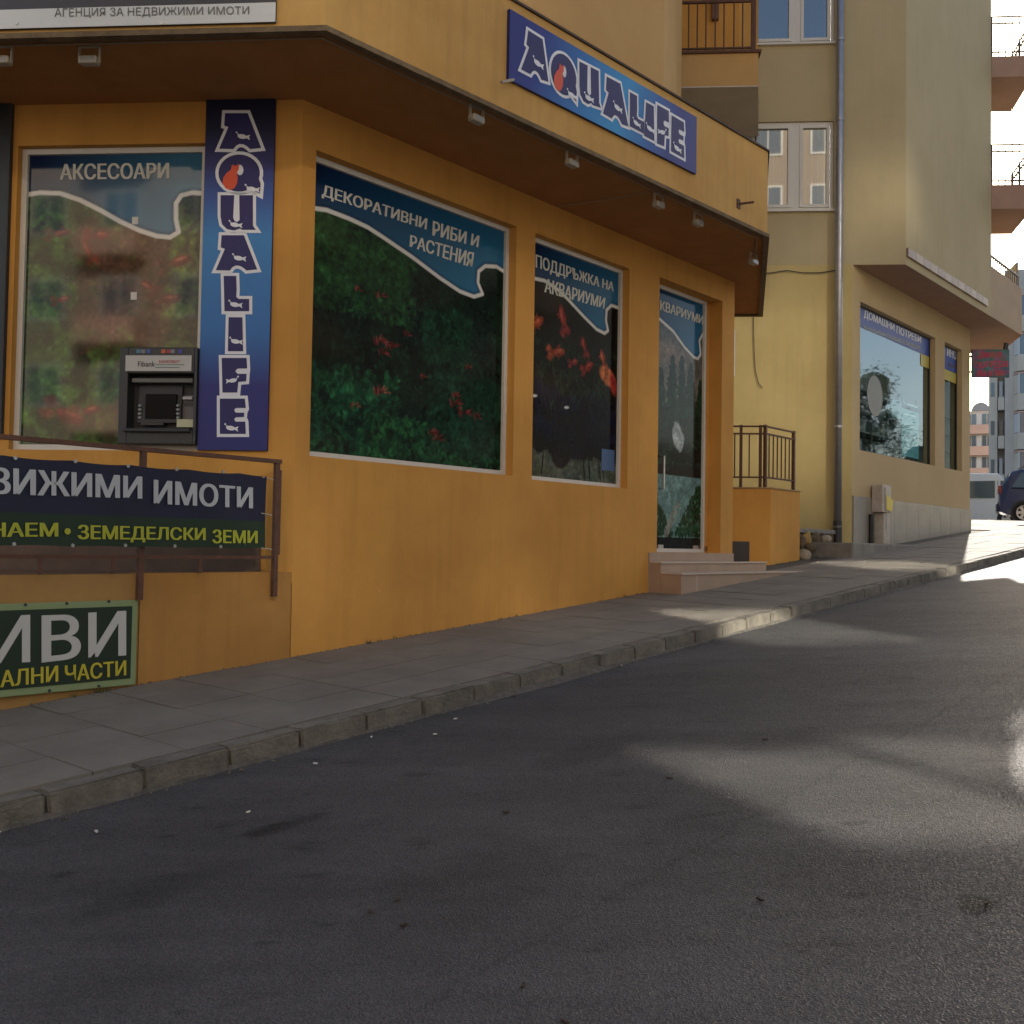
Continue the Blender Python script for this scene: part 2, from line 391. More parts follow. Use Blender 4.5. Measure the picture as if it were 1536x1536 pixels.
fp = build('far_pavement', strip(MB(), tl, [10.5, 10.7, 17], lambda t, n: road_z(t, 10.5)+.12), M_SLAB, kind='structure')
# paving slabs, one object each, on the bed
def slab(t0, n0, lt, ln):
    g = .0045; dz = random.uniform(-.0025, .0025); tz = random.uniform(-.002, .002)
    c = [(t0+g, n0+g), (t0+lt-g, n0+g), (t0+lt-g, n0+ln-g), (t0+g, n0+ln-g)]
    top = [F.P(a, b, pav_z(a, b)+dz+(tz if k in (1, 2) else -tz)) for k, (a, b) in enumerate(c)]
    bot = [F.P(a, b, pav_z(a, b)-.03) for a, b in c]
    build('paving_slab', MB().hexa(bot+top), M_SLAB, pav)
for i in range(48):
    for j in range(4): slab(-4+i*.5, j*.4375, .5, .4375)
for i in range(14):
    for j in range(7): slab(18.25+i*.5, -.4375*(j+1), .5, .4375)
# kerb: separate stones, some sunk or chipped
kerb = build('kerb', strip(MB(), [x for x in tl if -20 <= x <= 31], [1.77, 1.885], lambda t, n: h(t)-.10), M_DIRT, kind='structure')
kvar = []
for v in range(5):
    bm = bmesh.new(); bmesh.ops.create_cube(bm, size=1)
    bmesh.ops.scale(bm, vec=(.4645, .135, .30), verts=bm.verts); bmesh.ops.translate(bm, vec=(0, 0, -.15), verts=bm.verts)
    bmesh.ops.bevel(bm, geom=[e for e in bm.edges], offset=.008+.005*(v % 3), segments=2, affect='EDGES')
    bmesh.ops.subdivide_edges(bm, edges=bm.edges[:], cuts=1)
    for q in bm.verts:
        if q.co.z > -.2: q.co += Vector([random.uniform(-.003, .003) for _ in range(3)])
    me = bpy.data.meshes.new('kerb_stone'); bm.to_mesh(me); bm.free(); me.materials.append(M_KERB); kvar.append(me)
t = -6.05
while t < 26:
    o = bpy.data.objects.new('kerb_stone', random.choice(kvar)); link(o, kerb)
    sl_ = (h(t+.3)-h(t-.1))/.4; ang = math.atan(sl_); c, s_ = math.cos(ang), math.sin(ang)
    tx = Vector((D[0]*c, D[1]*c, s_)); ty = Vector((-N[0], -N[1], 0)); tz = tx.cross(ty)
    o.matrix_world = Matrix.Translation(F.P(t+.23, 1.9-.0675+random.uniform(-.0035, .0035), pav_z(t+.23, 1.83)+.002+random.uniform(-.004, .003))) @ Matrix((tx, ty, tz)).transposed().to_4x4() @ Matrix.Rotation(random.uniform(-.012, .012), 4, 'Z')
    t += .466
# mortar fillet and grit along kerb foot and wall foot
g = MB()
for k in range(900):
    if k < 620: tt = random.uniform(-5, 16); nn = 1.905+abs(random.gauss(0, .035)); z = road_z(tt, nn)
    else: tt = random.uniform(-4, 7); nn = abs(random.gauss(0, .03))+.004; z = pav_z(tt, nn)
    r = random.uniform(.003, .011)*(1.6 if random.random() < .05 else 1); p = Vector(F.P(tt, nn, z+r*.3))
    q = [p+Vector((random.gauss(0, r), random.gauss(0, r), 0)) for _ in range(3)]+[p+Vector((0, 0, r))]
    i = len(g.v); g.v += [tuple(x) for x in q]; g.f += [(i, i+1, i+3), (i+1, i+2, i+3), (i+2, i, i+3), (i, i+2, i+1)]
build('grit', g, M_KERB, label='loose grit and crumbs along the foot of kerb and wall', cat='grit', kind='stuff')
g = MB(); ts = [-6+.11*k for k in range(200)]
w_ = [.004+.016*max(0, math.sin(a*1.9)+math.sin(a*.73+1)*.8)+random.uniform(0, .010) for a in ts]
for k in range(len(ts)-1):
    a, b = ts[k], ts[k+1]; z0, z1 = road_z(a, 1.9), road_z(b, 1.9)
    i = len(g.v); g.v += [F.P(a, 1.89, z0+.02+w_[k]*.4), F.P(b, 1.89, z1+.02+w_[k+1]*.4), F.P(b, 1.905+w_[k+1]*1.4, z1-.004), F.P(a, 1.905+w_[k]*1.4, z0-.004)]; g.f.append((i, i+1, i+2, i+3))
build('mortar_fillet', g, mat('mortar', (.115, .105, .09), .95, bump=.9, bscale=60, var=.45, vscale=14), kerb)
g = MB(); wr = random.Random(5)
for k in range(26):
    tt = wr.choice([.9, 1.0, 2.6, 4.3, 5.9, 7.4, 8.1, 9.2, 10.6, -1.6])+wr.uniform(-.25, .25); nn = .02 if tt < 7 else -.38+.02; p = Vector(F.P(tt, nn, pav_z(tt, 0)-.01))
    for _ in range(9):
        d_ = Vector((wr.gauss(0, .5), wr.gauss(0, .5), 1)).normalized()*wr.uniform(.02, .06); s_ = d_.orthogonal().normalized()*.004
        i = len(g.v); o_ = p+Vector((wr.gauss(0, .012), wr.gauss(0, .012), 0)); g.v += [tuple(o_-s_), tuple(o_+s_), tuple(o_+d_)]; g.f.append((i, i+1, i+2))
build('weeds', g, mat('weed_green', (.06, .08, .03), .8), label='small weeds sprouting along the foot of the walls', cat='weeds', kind='stuff')
M_LITTER = mat('pale_litter', (.55, .54, .5), .8); M_LEAF = mat('dead_leaf', (.028, .018, .012), .9)
def on_road(px, py):
    p = on_z(px, py, 0.2)
    for _ in range(30):
        q = V2(p[:2])-C0; p = on_z(px, py, min(road_z(q@D, q@N), 1.49)+.004)
    return p
def road_marks():
    """worn seam and oil stains in the asphalt, laid out in street coordinates (t along, n across)"""
    m = MATS['asphalt']; t = m.node_tree; N_, Lk = t.nodes.new, t.links.new
    sc = [n for n in t.nodes if n.type == 'VECT_MATH' and n.operation == 'SCALE'][0]; src = sc.inputs['Scale'].links[0].from_socket
    geo = N_('ShaderNodeNewGeometry'); mp = N_('ShaderNodeMapping'); mp.vector_type = 'TEXTURE'
    mp.inputs['Location'].default_value = (float(C0[0]), float(C0[1]), 0); mp.inputs['Rotation'].default_value = (0, 0, math.atan2(D[1], D[0])); Lk(geo.outputs['Position'], mp.inputs[0])
    nz = N_('ShaderNodeTexNoise'); nz.inputs['Scale'].default_value = 4; nz.inputs['Detail'].default_value = 6; Lk(geo.outputs['Position'], nz.inputs['Vector'])
    def M(op, a, b_=None):
        x = N_('ShaderNodeMath'); x.operation = op
        for k, q in enumerate((a, b_)):
            if q is None: continue
            if isinstance(q, (int, float)): x.inputs[k].default_value = q
            else: Lk(q, x.inputs[k])
        return x.outputs[0]
    sp = N_('ShaderNodeSeparateXYZ'); Lk(mp.outputs[0], sp.inputs[0]); X, Y = sp.outputs[0], M('MULTIPLY', sp.outputs[1], -1)
    w = M('MULTIPLY', M('SUBTRACT', nz.outputs[0], .5), 1.0)
    def tn(px, py): p = V2(on_road(px, py)[:2])-C0; return float(p@D), float(p@N)
    def sm(d, a, b_, lo):
        r = N_('ShaderNodeMapRange'); r.interpolation_type = 'SMOOTHSTEP'; r.inputs[1].default_value = a; r.inputs[2].default_value = b_; r.inputs[3].default_value = lo; r.inputs[4].default_value = 1; Lk(d, r.inputs[0]); return r.outputs[0]
    for px, py, la, lb, lo in ((432, 1236, .20, .06, .62), (395, 1243, .12, .05, .65), (1352, 939, .28, .09, .45), (1468, 1357, .10, .05, .35), (1160, 1110, .3, .2, .8), (700, 1330, .5, .25, .85), (250, 1330, .35, .12, .8), (1050, 1240, .6, .2, .85), (900, 1120, .5, .12, .8)):
        t0, n0 = tn(px, py); dx = M('DIVIDE', M('SUBTRACT', X, t0), la); dy = M('DIVIDE', M('SUBTRACT', Y, n0), lb)
        d = M('ADD', M('SQRT', M('ADD', M('MULTIPLY', dx, dx), M('MULTIPLY', dy, dy))), M('MULTIPLY', w, 2.2)); src = M('MULTIPLY', src, sm(d, .6, 1.25, lo))
    n0 = tn(1417, 1065)[1]
    for off, ww, lo in ((0, .012, .84), (1.35, .010, .88), (-1.6, .008, .9)):
        d = M('ABSOLUTE', M('SUBTRACT', M('ADD', Y, M('MULTIPLY', w, .16)), n0+off)); src = M('MULTIPLY', src, sm(d, ww*.4, ww*1.8, lo))
    Lk(src, sc.inputs['Scale'])
road_marks()
def bit(px, py, ln, wd, m, name, label, cat, grp):
    p = Vector(on_road(px, py)); a = random.uniform(0, 3.1); mb = MB(); n = 7
    pts = [(math.cos(k/n*6.283)*ln/2*random.uniform(.6, 1.1), math.sin(k/n*6.283)*wd/2*random.uniform(.6, 1.1)) for k in range(n)]
    pts = [(x*math.cos(a)-y*math.sin(a), x*math.sin(a)+y*math.cos(a)) for x, y in pts]
    mb.prism(pts, .001, .007)
    o = build(name, mb, m, local=True, label=label, cat=cat, group=grp); o.location = p
for px, py in [(144, 1248), (340, 1152), (473, 1146), (557, 1106), (652, 1102), (683, 1079), (372, 1219)]:
    bit(px, py, .034, .014, M_LITTER, 'litter', 'tiny pale scrap of litter lying on the dark road', 'litter', 'pale scraps on the road')
for px, py in [(596, 1351), (556, 1368), (1480, 1356), (1148, 1110), (770, 1045), (1140, 1350), (785, 1480), (758, 1219), (848, 1535), (1004, 1168), (605, 1389)]:
    bit(px, py, .042, .014, M_LEAF, 'dead_leaf', 'small dark dead leaf lying on the road', 'leaf', 'dead leaves on the road')

# ================================================================== THE CORNER SHOP BUILDING
SOF, TOP = 4.965, 5.89
tr = F.at(1100.5, 600)[0]
shop = thing('shop_building', 'orange plastered corner building with an aquarium shop under a deep ochre canopy', 'building', F.P(0, 0, .4))
w1 = (.14, 2.60, 2.19, 4.61); w2 = (2.89, 4.56, 2.17, 4.62); dr = (5.18, 6.66, 1.47, 4.66)
mb = wall(MB(), F, 0, tr, -1, SOF, [w1, w2, dr], .28); mb.poly([F.P(tr, 0, -1), F.P(tr, -.3, -1), F.P(tr, -.3, SOF), F.P(tr, 0, SOF)])
build('street_wall', mb, M_ORANGE, shop)
lw = (.775, 2.31, 2.21, 4.635)
build('terrace_wall', wall(MB(), L, 0, 8, 1.2, SOF, [lw], .2), M_ORANGE, shop)
inn = isect(F, -.31, L, -.31)
build('body', MB().prism([L.P(8, -.31, 0)[:2], inn, F.P(tr-.002, -.31, 0)[:2], tuple(V2(F.P(tr-.002, -.31, 0)[:2])+D3*2.2), L.P(8, -7, 0)[:2]], -1, 4.9), M_ORANGE, shop)
# canopy
K = V2(F.P(-.62, 1.02, 0)[:2]); KR = V2(F.P(F.at(1151, 350, 1.25)[0], 1.25, 0)[:2])
dA = (KR-K)/np.linalg.norm(KR-K); FA = Fr(K, dA, (dA[1], -dA[0])); VF = 0.0
KB = V2(on_z(1142, 472, SOF)[:2]); KC = V2(on_z(1090, 472, SOF)[:2]); KL = V2(L.P(9, 1.1, 0)[:2])
path = [KL, K, KR, KB, KC]
sp = offs(path, .045)
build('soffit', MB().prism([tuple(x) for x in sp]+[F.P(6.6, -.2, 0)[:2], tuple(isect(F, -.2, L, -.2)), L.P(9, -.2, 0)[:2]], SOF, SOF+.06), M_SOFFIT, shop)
build('fascia', band(MB(), path, 0, .05, SOF+.012, TOP), M_FASCIA, shop)
build('canopy_roof', MB().prism([tuple(x) for x in sp]+[F.P(6.6, -.2, 0)[:2], L.P(9, -.2, 0)[:2]], TOP-.2, TOP-.1), M_CONC, shop)
build('drip_edge', band(MB(), path, -.022, .044, SOF-.028, SOF+.010), mat('dirty_drip_edge', (.20, .14, .075), .9, bump=.4, var=.4, vscale=9), shop)
build('coping', band(MB(), path, -.018, .09, TOP+.002, TOP+.022), mat('dark_coping', (.09, .06, .04), .8, bump=.4, var=.4, vscale=12), shop)
# upper storeys
tu = F.at(996, 60)[0]
build('upper_wall', MB().prism([L.P(9, -.02, 0)[:2], tuple(isect(F, 0, L, -.02)), F.P(tu, 0, 0)[:2], tuple(V2(F.P(tu, 0, 0)[:2])+D3*3.2), L.P(9, -7, 0)[:2]], TOP-.5, 15.5), M_PINK, shop)

def px_fr(fr, pts, v=0): return [fr.at(x, y, v) for x, y in pts]
GREENS = [lin(30, 60, 25), lin(40, 80, 30), lin(60, 100, 40), lin(20, 45, 25), lin(90, 130, 55)]
def leafmess(p, n, x0, x1, y0, y1, cols, r0, r1, a=.7):
    for _ in range(n):
        c = np.array(random.choice(cols))*random.uniform(.6, 1.25); r = random.uniform(r0, r1)
        p.blob(random.uniform(x0, x1), random.uniform(y0, y1), r, r*random.uniform(.3, .6), random.uniform(0, 3.14), c, .5, a)
def wave(p, pts, sky0, sky1, lw=.018):
    pts = [(x, y) for x, y in pts]
    poly = pts+[(p.w*1.02, pts[-1][1]), (p.w*1.02, p.h*1.01), (-.01, p.h*1.01), (-.01, pts[0][1])]
    ins = p.inside(poly); d = p.line_d(pts)
    gx = np.clip(p.X/p.w*.8+(1-(p.Y/p.h))*1.2, 0, 1)[..., None]
    blue = np.array(sky0)*(1-gx)+np.array(sky1)*gx
    p.C = np.where(ins[..., None], blue, p.C)
    p.fill(np.clip((.055-d)/.05, 0, 1)*ins*.85, lin(10, 22, 60))
    p.fill(np.clip((lw-d)/p.px+.5, 0, 1), lin(215, 215, 210))
def loc(fr, pts, uL, z0, v, flip=1): return [(flip*(a-uL), b-z0) for a, b in px_fr(fr, pts, v)]
SKY0, SKY1 = lin(14, 26, 66), lin(44, 108, 145)
def redfish(p, x, y, s, a, c=None):
    c = np.array(c if c is not None else lin(150, 45, 38)); ca, sa = math.cos(a), math.sin(a)
    def at(f, g): return x+s*(f*ca-g*sa), y+s*(f*sa+g*ca)
    for g, k in ((.55, .5), (-.5, .5)):                                   # tail lobes
        for q in range(5): p.blob(*at(-.95-.09*q, g*(.25+.16*q)), s*.30, s*.10, a+g*1.2, c*random.uniform(.6, 1), .9, .6)
    p.blob(*at(0, 0), s*.78, s*.34, a, c*.75, .5, .85); p.blob(*at(.05, .06), s*.6, s*.22, a, c, .7, .9)
    p.blob(*at(.1, .14), s*.38, s*.09, a, c*.5+np.array(lin(190, 120, 90))*.5, .9, .7); p.blob(*at(.05, -.18), s*.45, s*.10, a, c*.45, .9, .7)
    for q in range(4): p.blob(*at(-.1+.12*q, .42+.02*q), s*.16, s*.05, a+1.2, c*.8, .9, .6)
    p.blob(*at(-.1, -.4), s*.2, s*.07, a-.9, c*.7, .9, .6); p.blob(*at(.6, .05), s*.05, s*.05, 0, lin(15, 12, 12), .6)
def shrimpflower(p, x, y, s):
    s *= .82
    for k in range(11):
        a = random.uniform(-.5, 3.6); r = random.uniform(.35, .95)
        p.blob(x+math.cos(a)*s*r, y+math.sin(a)*s*.45*r, s*.42, s*.075, a*.6, random.choice([lin(120, 42, 38), lin(92, 30, 30), lin(145, 70, 62), lin(105, 34, 40)]), .8, .75)
    p.blob(x, y, s*.3, s*.14, .3, lin(60, 16, 18), .9, .8)
def grain(p, amt, sc):
    """soft printed mottling: random value noise, two sizes"""
    for k in (sc, sc*3):
        gx, gy = int(p.w*k)+2, int(p.h*k)+2; r = rng.normal(0, amt, (gy+1, gx+1))
        fx = p.X/p.w*(gx-1); fy = p.Y/p.h*(gy-1); ix = fx.astype(int); iy = fy.astype(int); tx = fx-ix; ty = fy-iy; tx = tx*tx*(3-2*tx); ty = ty*ty*(3-2*ty)
        v = (r[iy, ix]*(1-tx)+r[iy, ix+1]*tx)*(1-ty)+(r[iy+1, ix]*(1-tx)+r[iy+1, ix+1]*tx)*ty
        p.C *= np.exp(v)[..., None]
def shop_window(name, fr, hole, v, nx, ny, painter, label, uLR=None, frame_m=None):
    u0, u1, z0, z1 = hole; fw = .045
    w = build('window', frame(MB(), fr, u0+.002, u1-.002, z0+.002, z1-.002, fw, v-.03, v+.03), frame_m or M_WHITE, shop, label=label)
    a, b = (u0+fw, u1-fw) if fr is F else (u1-fw, u0+fw)      # left to right as seen
    p = Paint(nx, ny, abs(b-a), z1-z0-2*fw)
    painter(p, a, z0+fw)
    p.mesh('printed_pane', fr, a, b, z0+fw, z1-fw, v, M_PRINT_L if fr is L else M_PRINT_G, w)
    return w
V1 = -.12
def paint1(p, uL, z0):
    p.C[:] = lin(12, 28, 22)
    leafmess(p, 500, 0, p.w, 0, p.h, [lin(14, 34, 26), lin(10, 24, 20), lin(20, 42, 30)], .08, .25, .6)
    leafmess(p, 500, 0, p.w*.45, p.h*.55, p.h*.92, [lin(26, 62, 34), lin(20, 50, 30), lin(34, 74, 38)], .03, .12, .5)
    leafmess(p, 260, p.w*.55, p.w*.8, p.h*.4, p.h*.6, [lin(24, 66, 42), lin(18, 50, 36)], .02, .08, .6)
    leafmess(p, 1100, 0, p.w*.42, 0, p.h*.3, [lin(24, 74, 50), lin(18, 58, 42), lin(36, 96, 60), lin(10, 30, 26)], .02, .085, .8)
    leafmess(p, 900, p.w*.3, p.w, 0, p.h*.16, [lin(26, 80, 46), lin(20, 60, 40), lin(40, 100, 55), lin(8, 26, 22)], .015, .07, .8)
    leafmess(p, 500, p.w*.6, p.w, p.h*.05, p.h*.36, [lin(18, 48, 36), lin(28, 66, 48)], .03, .1, .5)
    leafmess(p, 1500, 0, p.w, 0, p.h*.7, [lin(18, 50, 36), lin(10, 24, 20), lin(24, 58, 40), lin(8, 18, 16)], .012, .04, .55)
    leafmess(p, 900, 0, p.w*.5, p.h*.5, p.h*.92, [lin(26, 64, 36), lin(14, 34, 24), lin(36, 78, 40)], .012, .05, .55)
    for x, y, s in [(.33, .43, .10), (.39, .42, .1), (.35, .39, .08), (.46, .48, .07), (.34, .245, .11), (.73, .25, .11), (.78, .22, .13), (.86, .21, .08), (.73, .28, .08), (.60, .12, .1), (.63, .10, .1), (.22, .60, .06), (.33, .60, .08), (.55, .33, .06), (.8, .40, .07), (.22, .18, .07)]:
        shrimpflower(p, x*p.w, y*p.h, s)
    grain(p, .22, 14)
    wave(p, loc(F, [(468, 312), (490, 315), (524, 328), (552, 341), (575, 356), (619, 386), (660, 417), (690, 437), (711, 445), (724, 441), (717, 424), (718, 407), (728, 399), (745, 400), (757, 408), (768, 415)], uL, z0, V1), SKY0, SKY1)
winA = shop_window('window', F, w1, V1, 330, 320, paint1, 'widest street window printed with underwater plants and a blue header')
def letters(parent, items, fr, v, col, rough=.5, off=.003, name='lettering', bold=.03):
    mb = MB()
    for s, cs in items: put_text(mb, s, fr, cs, off, bold, v)
    return build(name, mb, mat(name+'_'+'%d_%d_%d' % tuple(int(c*255) for c in col), col, rough), parent)
WHT = lin(205, 205, 195)
letters(winA, [('ДЕКОРАТИВНИ', [(483, 276), (641, 328), (482, 297), (639, 348)]), ('РИБИ И', [(649, 331), (719, 354), (648, 353), (717, 371)]), ('РАСТЕНИЯ', [(615, 352), (711, 379), (614, 370), (708, 402)])], F, V1, WHT)
def paint2(p, uL, z0):
    p.C[:] = lin(10, 18, 16)
    leafmess(p, 300, 0, p.w, .3*p.h, .6*p.h, [lin(30, 45, 28), lin(16, 30, 22), lin(12, 22, 22)], .03, .1, .5)
    leafmess(p, 260, 0, p.w, .18*p.h, .38*p.h, [lin(16, 24, 44), lin(12, 20, 40), lin(10, 16, 28)], .05, .16, .6)
    p.C[p.Y < .095*p.h] = lin(70, 80, 74)
    leafmess(p, 160, 0, p.w, -.02*p.h, .1*p.h, [lin(95, 100, 90), lin(50, 60, 55), lin(75, 90, 60)], .02, .1, .5)
    p.blob(.5*p.w, .2*p.h, .42, .26, .15, lin(11, 15, 26), .2); p.blob(.36*p.w, .11*p.h, .16, .15, 0, lin(16, 18, 20), .2)
    for x in (.17, .62, .68, .8, .84): p.blob(x*p.w, .06*p.h, .012, .14, .05+(x-.5)*.5, lin(12, 14, 14), .5)
    for x, y, s, a in [(.36, .72, .14, 1.9), (.1, .66, .13, .6), (.6, .62, .1, 2.0), (.32, .555, .13, .2), (.82, .585, .1, 2.0), (.66, .525, .11, .5), (.5, .53, .08, .3)]:
        redfish(p, x*p.w, y*p.h, s, a, random.choice([lin(150, 45, 38), lin(165, 72, 45), lin(150, 52, 50)]))
    p.blob(.88*p.w, .5*p.h, .15, .09, -.4, lin(190, 105, 60), .4); p.blob(.95*p.w, .47*p.h, .06, .12, .3, lin(150, 50, 45), .5)
    for x, y in [(.08, .345), (.42, .32)]: p.blob(x*p.w, y*p.h, .04, .014, .1, lin(190, 195, 190), .6)
    for _ in range(40): p.blob(random.uniform(.1, .9)*p.w, random.uniform(.32, .48)*p.h, .005, random.uniform(.05, .16), random.uniform(-.6, .6), lin(50, 66, 44), .5, .6)
    grain(p, .22, 14)
    wave(p, loc(F, [(798, 417), (817, 421), (835, 433), (851, 448), (875, 474), (895, 494), (907, 500), (912, 496), (909, 480), (910, 465), (917, 458), (929, 462), (940, 468)], uL, z0, V1), SKY0, SKY1)
winB = shop_window('window', F, w2, V1, 200, 320, paint2, 'narrower street window printed with red fish above a glass bowl')
letters(winB, [('ПОДДРЪЖКА НА', [(803, 381), (921, 424), (803, 405), (920, 440)]), ('АКВАРИУМИ', [(817, 417), (908, 447), (816, 438), (906, 463)])], F, V1, WHT)
build('sticker', MB().box(F, *[F.at(x, 690, V1)[0] for x in (902, 921)], V1+.002, V1+.005, F.at(910, 706, V1)[1], F.at(910, 674, V1)[1]), mat('blue_sticker', lin(70, 100, 140), .5), winB)
VD = -.2
def paintD(p, uL, z0):
    yy = p.Y/p.h
    p.C[:] = lin(20, 32, 28); top = np.clip((yy-.6)/.25, 0, 1)[..., None]
    p.C = np.where(yy[..., None] > .55, np.array(lin(105, 100, 90))*(1-top)+np.array(lin(85, 88, 84))*top, p.C)
    p.blob(.4*p.w, .76*p.h, .4, .12, 0, lin(135, 120, 108), .9, .6)
    for cx, hh, ww in [(.05, .70, .18), (.25, .69, .16), (.45, .75, .2), (.62, .76, .2), (.78, .74, .2), (.97, .68, .2)]:
        for _ in range(420):
            f = random.random(); p.blob(cx*p.w+random.gauss(0, ww*.42*(1.1-f)), p.h*(.48+(hh-.48)*f), .035, .022, random.random()*3, random.choice([lin(16, 34, 26), lin(28, 58, 38), lin(22, 46, 32)]), .5, .8)
    leafmess(p, 400, 0, p.w, .3*p.h, .52*p.h, [lin(18, 34, 28), lin(26, 50, 38), lin(12, 22, 20)], .02, .09, .7)
    p.blob(.55*p.w, .445*p.h, .11, .17, .3, lin(150, 160, 158), .25); p.blob(.62*p.w, .42*p.h, .06, .12, -.3, lin(140, 150, 150), .3); p.blob(.1*p.w, .455*p.h, .04, .1, -.3, lin(130, 140, 138), .4)
    p.blob(.45*p.w, .49*p.h, .05, .05, 0, lin(16, 34, 26), .5); p.blob(.4*p.w, .44*p.h, .06, .08, 0, lin(16, 30, 24), .5)
    p.C[(yy > .287) & (yy < .325)] = lin(24, 28, 26)
    m = (yy > .045) & (yy <= .287); p.C[m] = lin(95, 125, 122)
    for sgn in (0, 1):
        for _ in range(420):
            f = random.random(); e = f**1.2; x = (random.random()*(.50-.42*e))*p.w; x = x if sgn == 0 else p.w-x
            p.blob(x, (.05+.2*e)*p.h, .03, .02, random.random()*3, random.choice([lin(18, 42, 26), lin(34, 74, 44), lin(26, 56, 34)]), .5, .85)
    for k in range(30): f = k/30; p.blob((.36+.22*f+.03*math.sin(k))*p.w, (.055+.13*f)*p.h, .05*(1-f)+.01, .03, .8, lin(125, 130, 118), .5)
    p.C[yy < .045] = lin(24, 28, 26)
    grain(p, .2, 14)
    wave(p, loc(F, [(984, 474), (990, 479), (1010, 497), (1027, 521), (1041, 536), (1047, 538), (1051, 531), (1049, 511), (1054, 501), (1061, 502), (1070, 507)], uL, z0, VD), SKY0, SKY1)
door = build('door', frame(MB(), F, dr[0]+.002, dr[1]-.1, dr[2]+.002, dr[3]-.002, .045, VD-.03, VD+.03), M_WHITE, shop, label='tall glass shop door printed with a misty forest lake')
p = Paint(150, 400, dr[1]-.1-.045-dr[0]-.045, dr[3]-dr[2]-.09); paintD(p, dr[0]+.045, dr[2]+.045)
p.mesh('printed_pane', F, dr[0]+.045, dr[1]-.145, dr[2]+.045, dr[3]-.045, VD, M_PRINT_G, door)
build('door_jamb', MB().box(F, dr[1]-.098, dr[1]-.001, -.279, VD+.02, dr[2]+.001, dr[3]-.001), M_ORANGE, shop)
letters(door, [('КВАРИУМИ', [(990, 450), (1055, 474), (990, 465), (1054, 487)])], F, VD, WHT)
a, z_ = F.at(996, 684, VD+.06)
build('handle', MB().tube([F.P(a, VD+.004, z_), F.P(a, VD+.06, z_), F.P(a, VD+.06, F.at(997, 733, VD+.06)[1]), F.P(a, VD+.004, F.at(997, 733, VD+.06)[1])], .014), mat('steel', (.5, .5, .5), .3, metal=.9), door)
for q0, q1 in ((985, 993), (1038, 1046), (1048, 1060)):
    build('bottom_fitting', MB().box(F, F.at(q0, 824, VD)[0], F.at(q1, 824, VD)[0], VD+.004, VD+.02, 1.49, 1.56), MATS['steel'], door)
# steps
build('threshold', MB().box(F, 5.0, tr+.0, -.30, .02, 1.0, 1.468), M_STEP, shop)
s1 = build('step', MB().box(F, 5.03, 7.62, .021, .15, .8, 1.345), M_STEP, shop); build('step_edge', MB().box(F, 5.02, 7.63, .03, .165, 1.347, 1.365), M_LIP, s1)
s2 = build('step', MB().box(F, 5.03, 8.3, .152, .42, .8, 1.225), M_STEP, shop); build('step_edge', MB().box(F, 5.02, 8.3, .166, .435, 1.227, 1.245), M_LIP, s2)
build('step_tile_joint', MB().box(F, 5.36, 5.375, .40, .4215, .9, 1.22), M_LIP, s2)

# ------------------------------------------------------------------ terrace in front of the left wall
terr = thing('terrace', 'raised terrace along the left shop window with a low plastered front wall', 'terrace', F.P(-1.5, -.1, .4))
TZ = 1.285
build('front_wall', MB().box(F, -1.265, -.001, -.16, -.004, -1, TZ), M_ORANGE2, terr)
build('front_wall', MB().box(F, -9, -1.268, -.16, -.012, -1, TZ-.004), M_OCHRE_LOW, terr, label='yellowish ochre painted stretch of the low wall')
build('floor', MB().prism([F.P(-9, -.162, 0)[:2], tuple(isect(F, -.162, L, .02)), L.P(8, .02, 0)[:2]], .9, TZ-.02), mat('brown_floor_tile', (.16, .10, .07), .5, var=.2), terr)
build('skirting', MB().box(L, .25, 8, .002, .02, TZ-.03, 1.62), mat('brown_skirting', (.13, .075, .045), .6, var=.3, vscale=6), shop)

# ------------------------------------------------------------------ left window, upright sign, cash machine
VL = -.09
def paintL(p, uL, z0):
    p.C[:] = lin(40, 48, 26)
    leafmess(p, 600, 0, p.w, 0, p.h, [lin(52, 66, 34), lin(34, 40, 24), lin(70, 84, 40), lin(60, 46, 32)], .06, .22, .55)
    leafmess(p, 420, 0, p.w*.45, 0, p.h*.85, [lin(34, 62, 28), lin(58, 92, 38), lin(24, 36, 20), lin(72, 112, 44)], .04, .15, .6)
    leafmess(p, 300, p.w*.4, p.w, 0, p.h*.4, [lin(56, 84, 40), lin(84, 108, 44), lin(70, 60, 40)], .03, .1, .5)
    leafmess(p, 260, p.w*.5, p.w, p.h*.45, p.h*.8, [lin(84, 106, 40), lin(100, 118, 52), lin(64, 52, 38)], .03, .1, .5)
    leafmess(p, 160, p.w*.3, p.w*.8, p.h*.35, p.h*.75, [lin(90, 62, 46), lin(66, 44, 34)], .05, .16, .5)
    for x, y, s, a in [(.2, .73, .1, .1), (.35, .68, .1, 2), (.88, .63, .13, .3), (.83, .5, .12, .1), (.7, .55, .08, 2.6), (.27, .1, .16, -.4), (.4, .12, .1, .2), (.22, .5, .07, .2), (.42, .72, .1, 0)]:
        redfish(p, x*p.w, y*p.h, s, a, random.choice([lin(120, 42, 34), lin(105, 48, 38)]))
    grain(p, .25, 12)
    wave(p, loc(L, [(24, 298), (40, 292), (60, 289), (90, 290), (120, 300), (150, 315), (180, 332), (210, 346), (235, 354), (255, 356), (268, 348), (264, 330), (264, 305), (272, 293), (288, 289), (305, 290), (320, 294)], uL, z0, VL, -1), SKY0, lin(70, 120, 150))
winL = shop_window('window', L, lw, VL, 210, 320, paintL, 'left terrace window printed with red fish and pale green plants')
letters(winL, [('АКСЕСОАРИ', [(90, 246), (254, 244), (90, 270), (254, 268)])], L, VL, WHT)
LR = Fr(L.o, -LD, LN)          # same wall, u growing to the right
def lz(px, py, v=0): return LR.at(px, py, v)
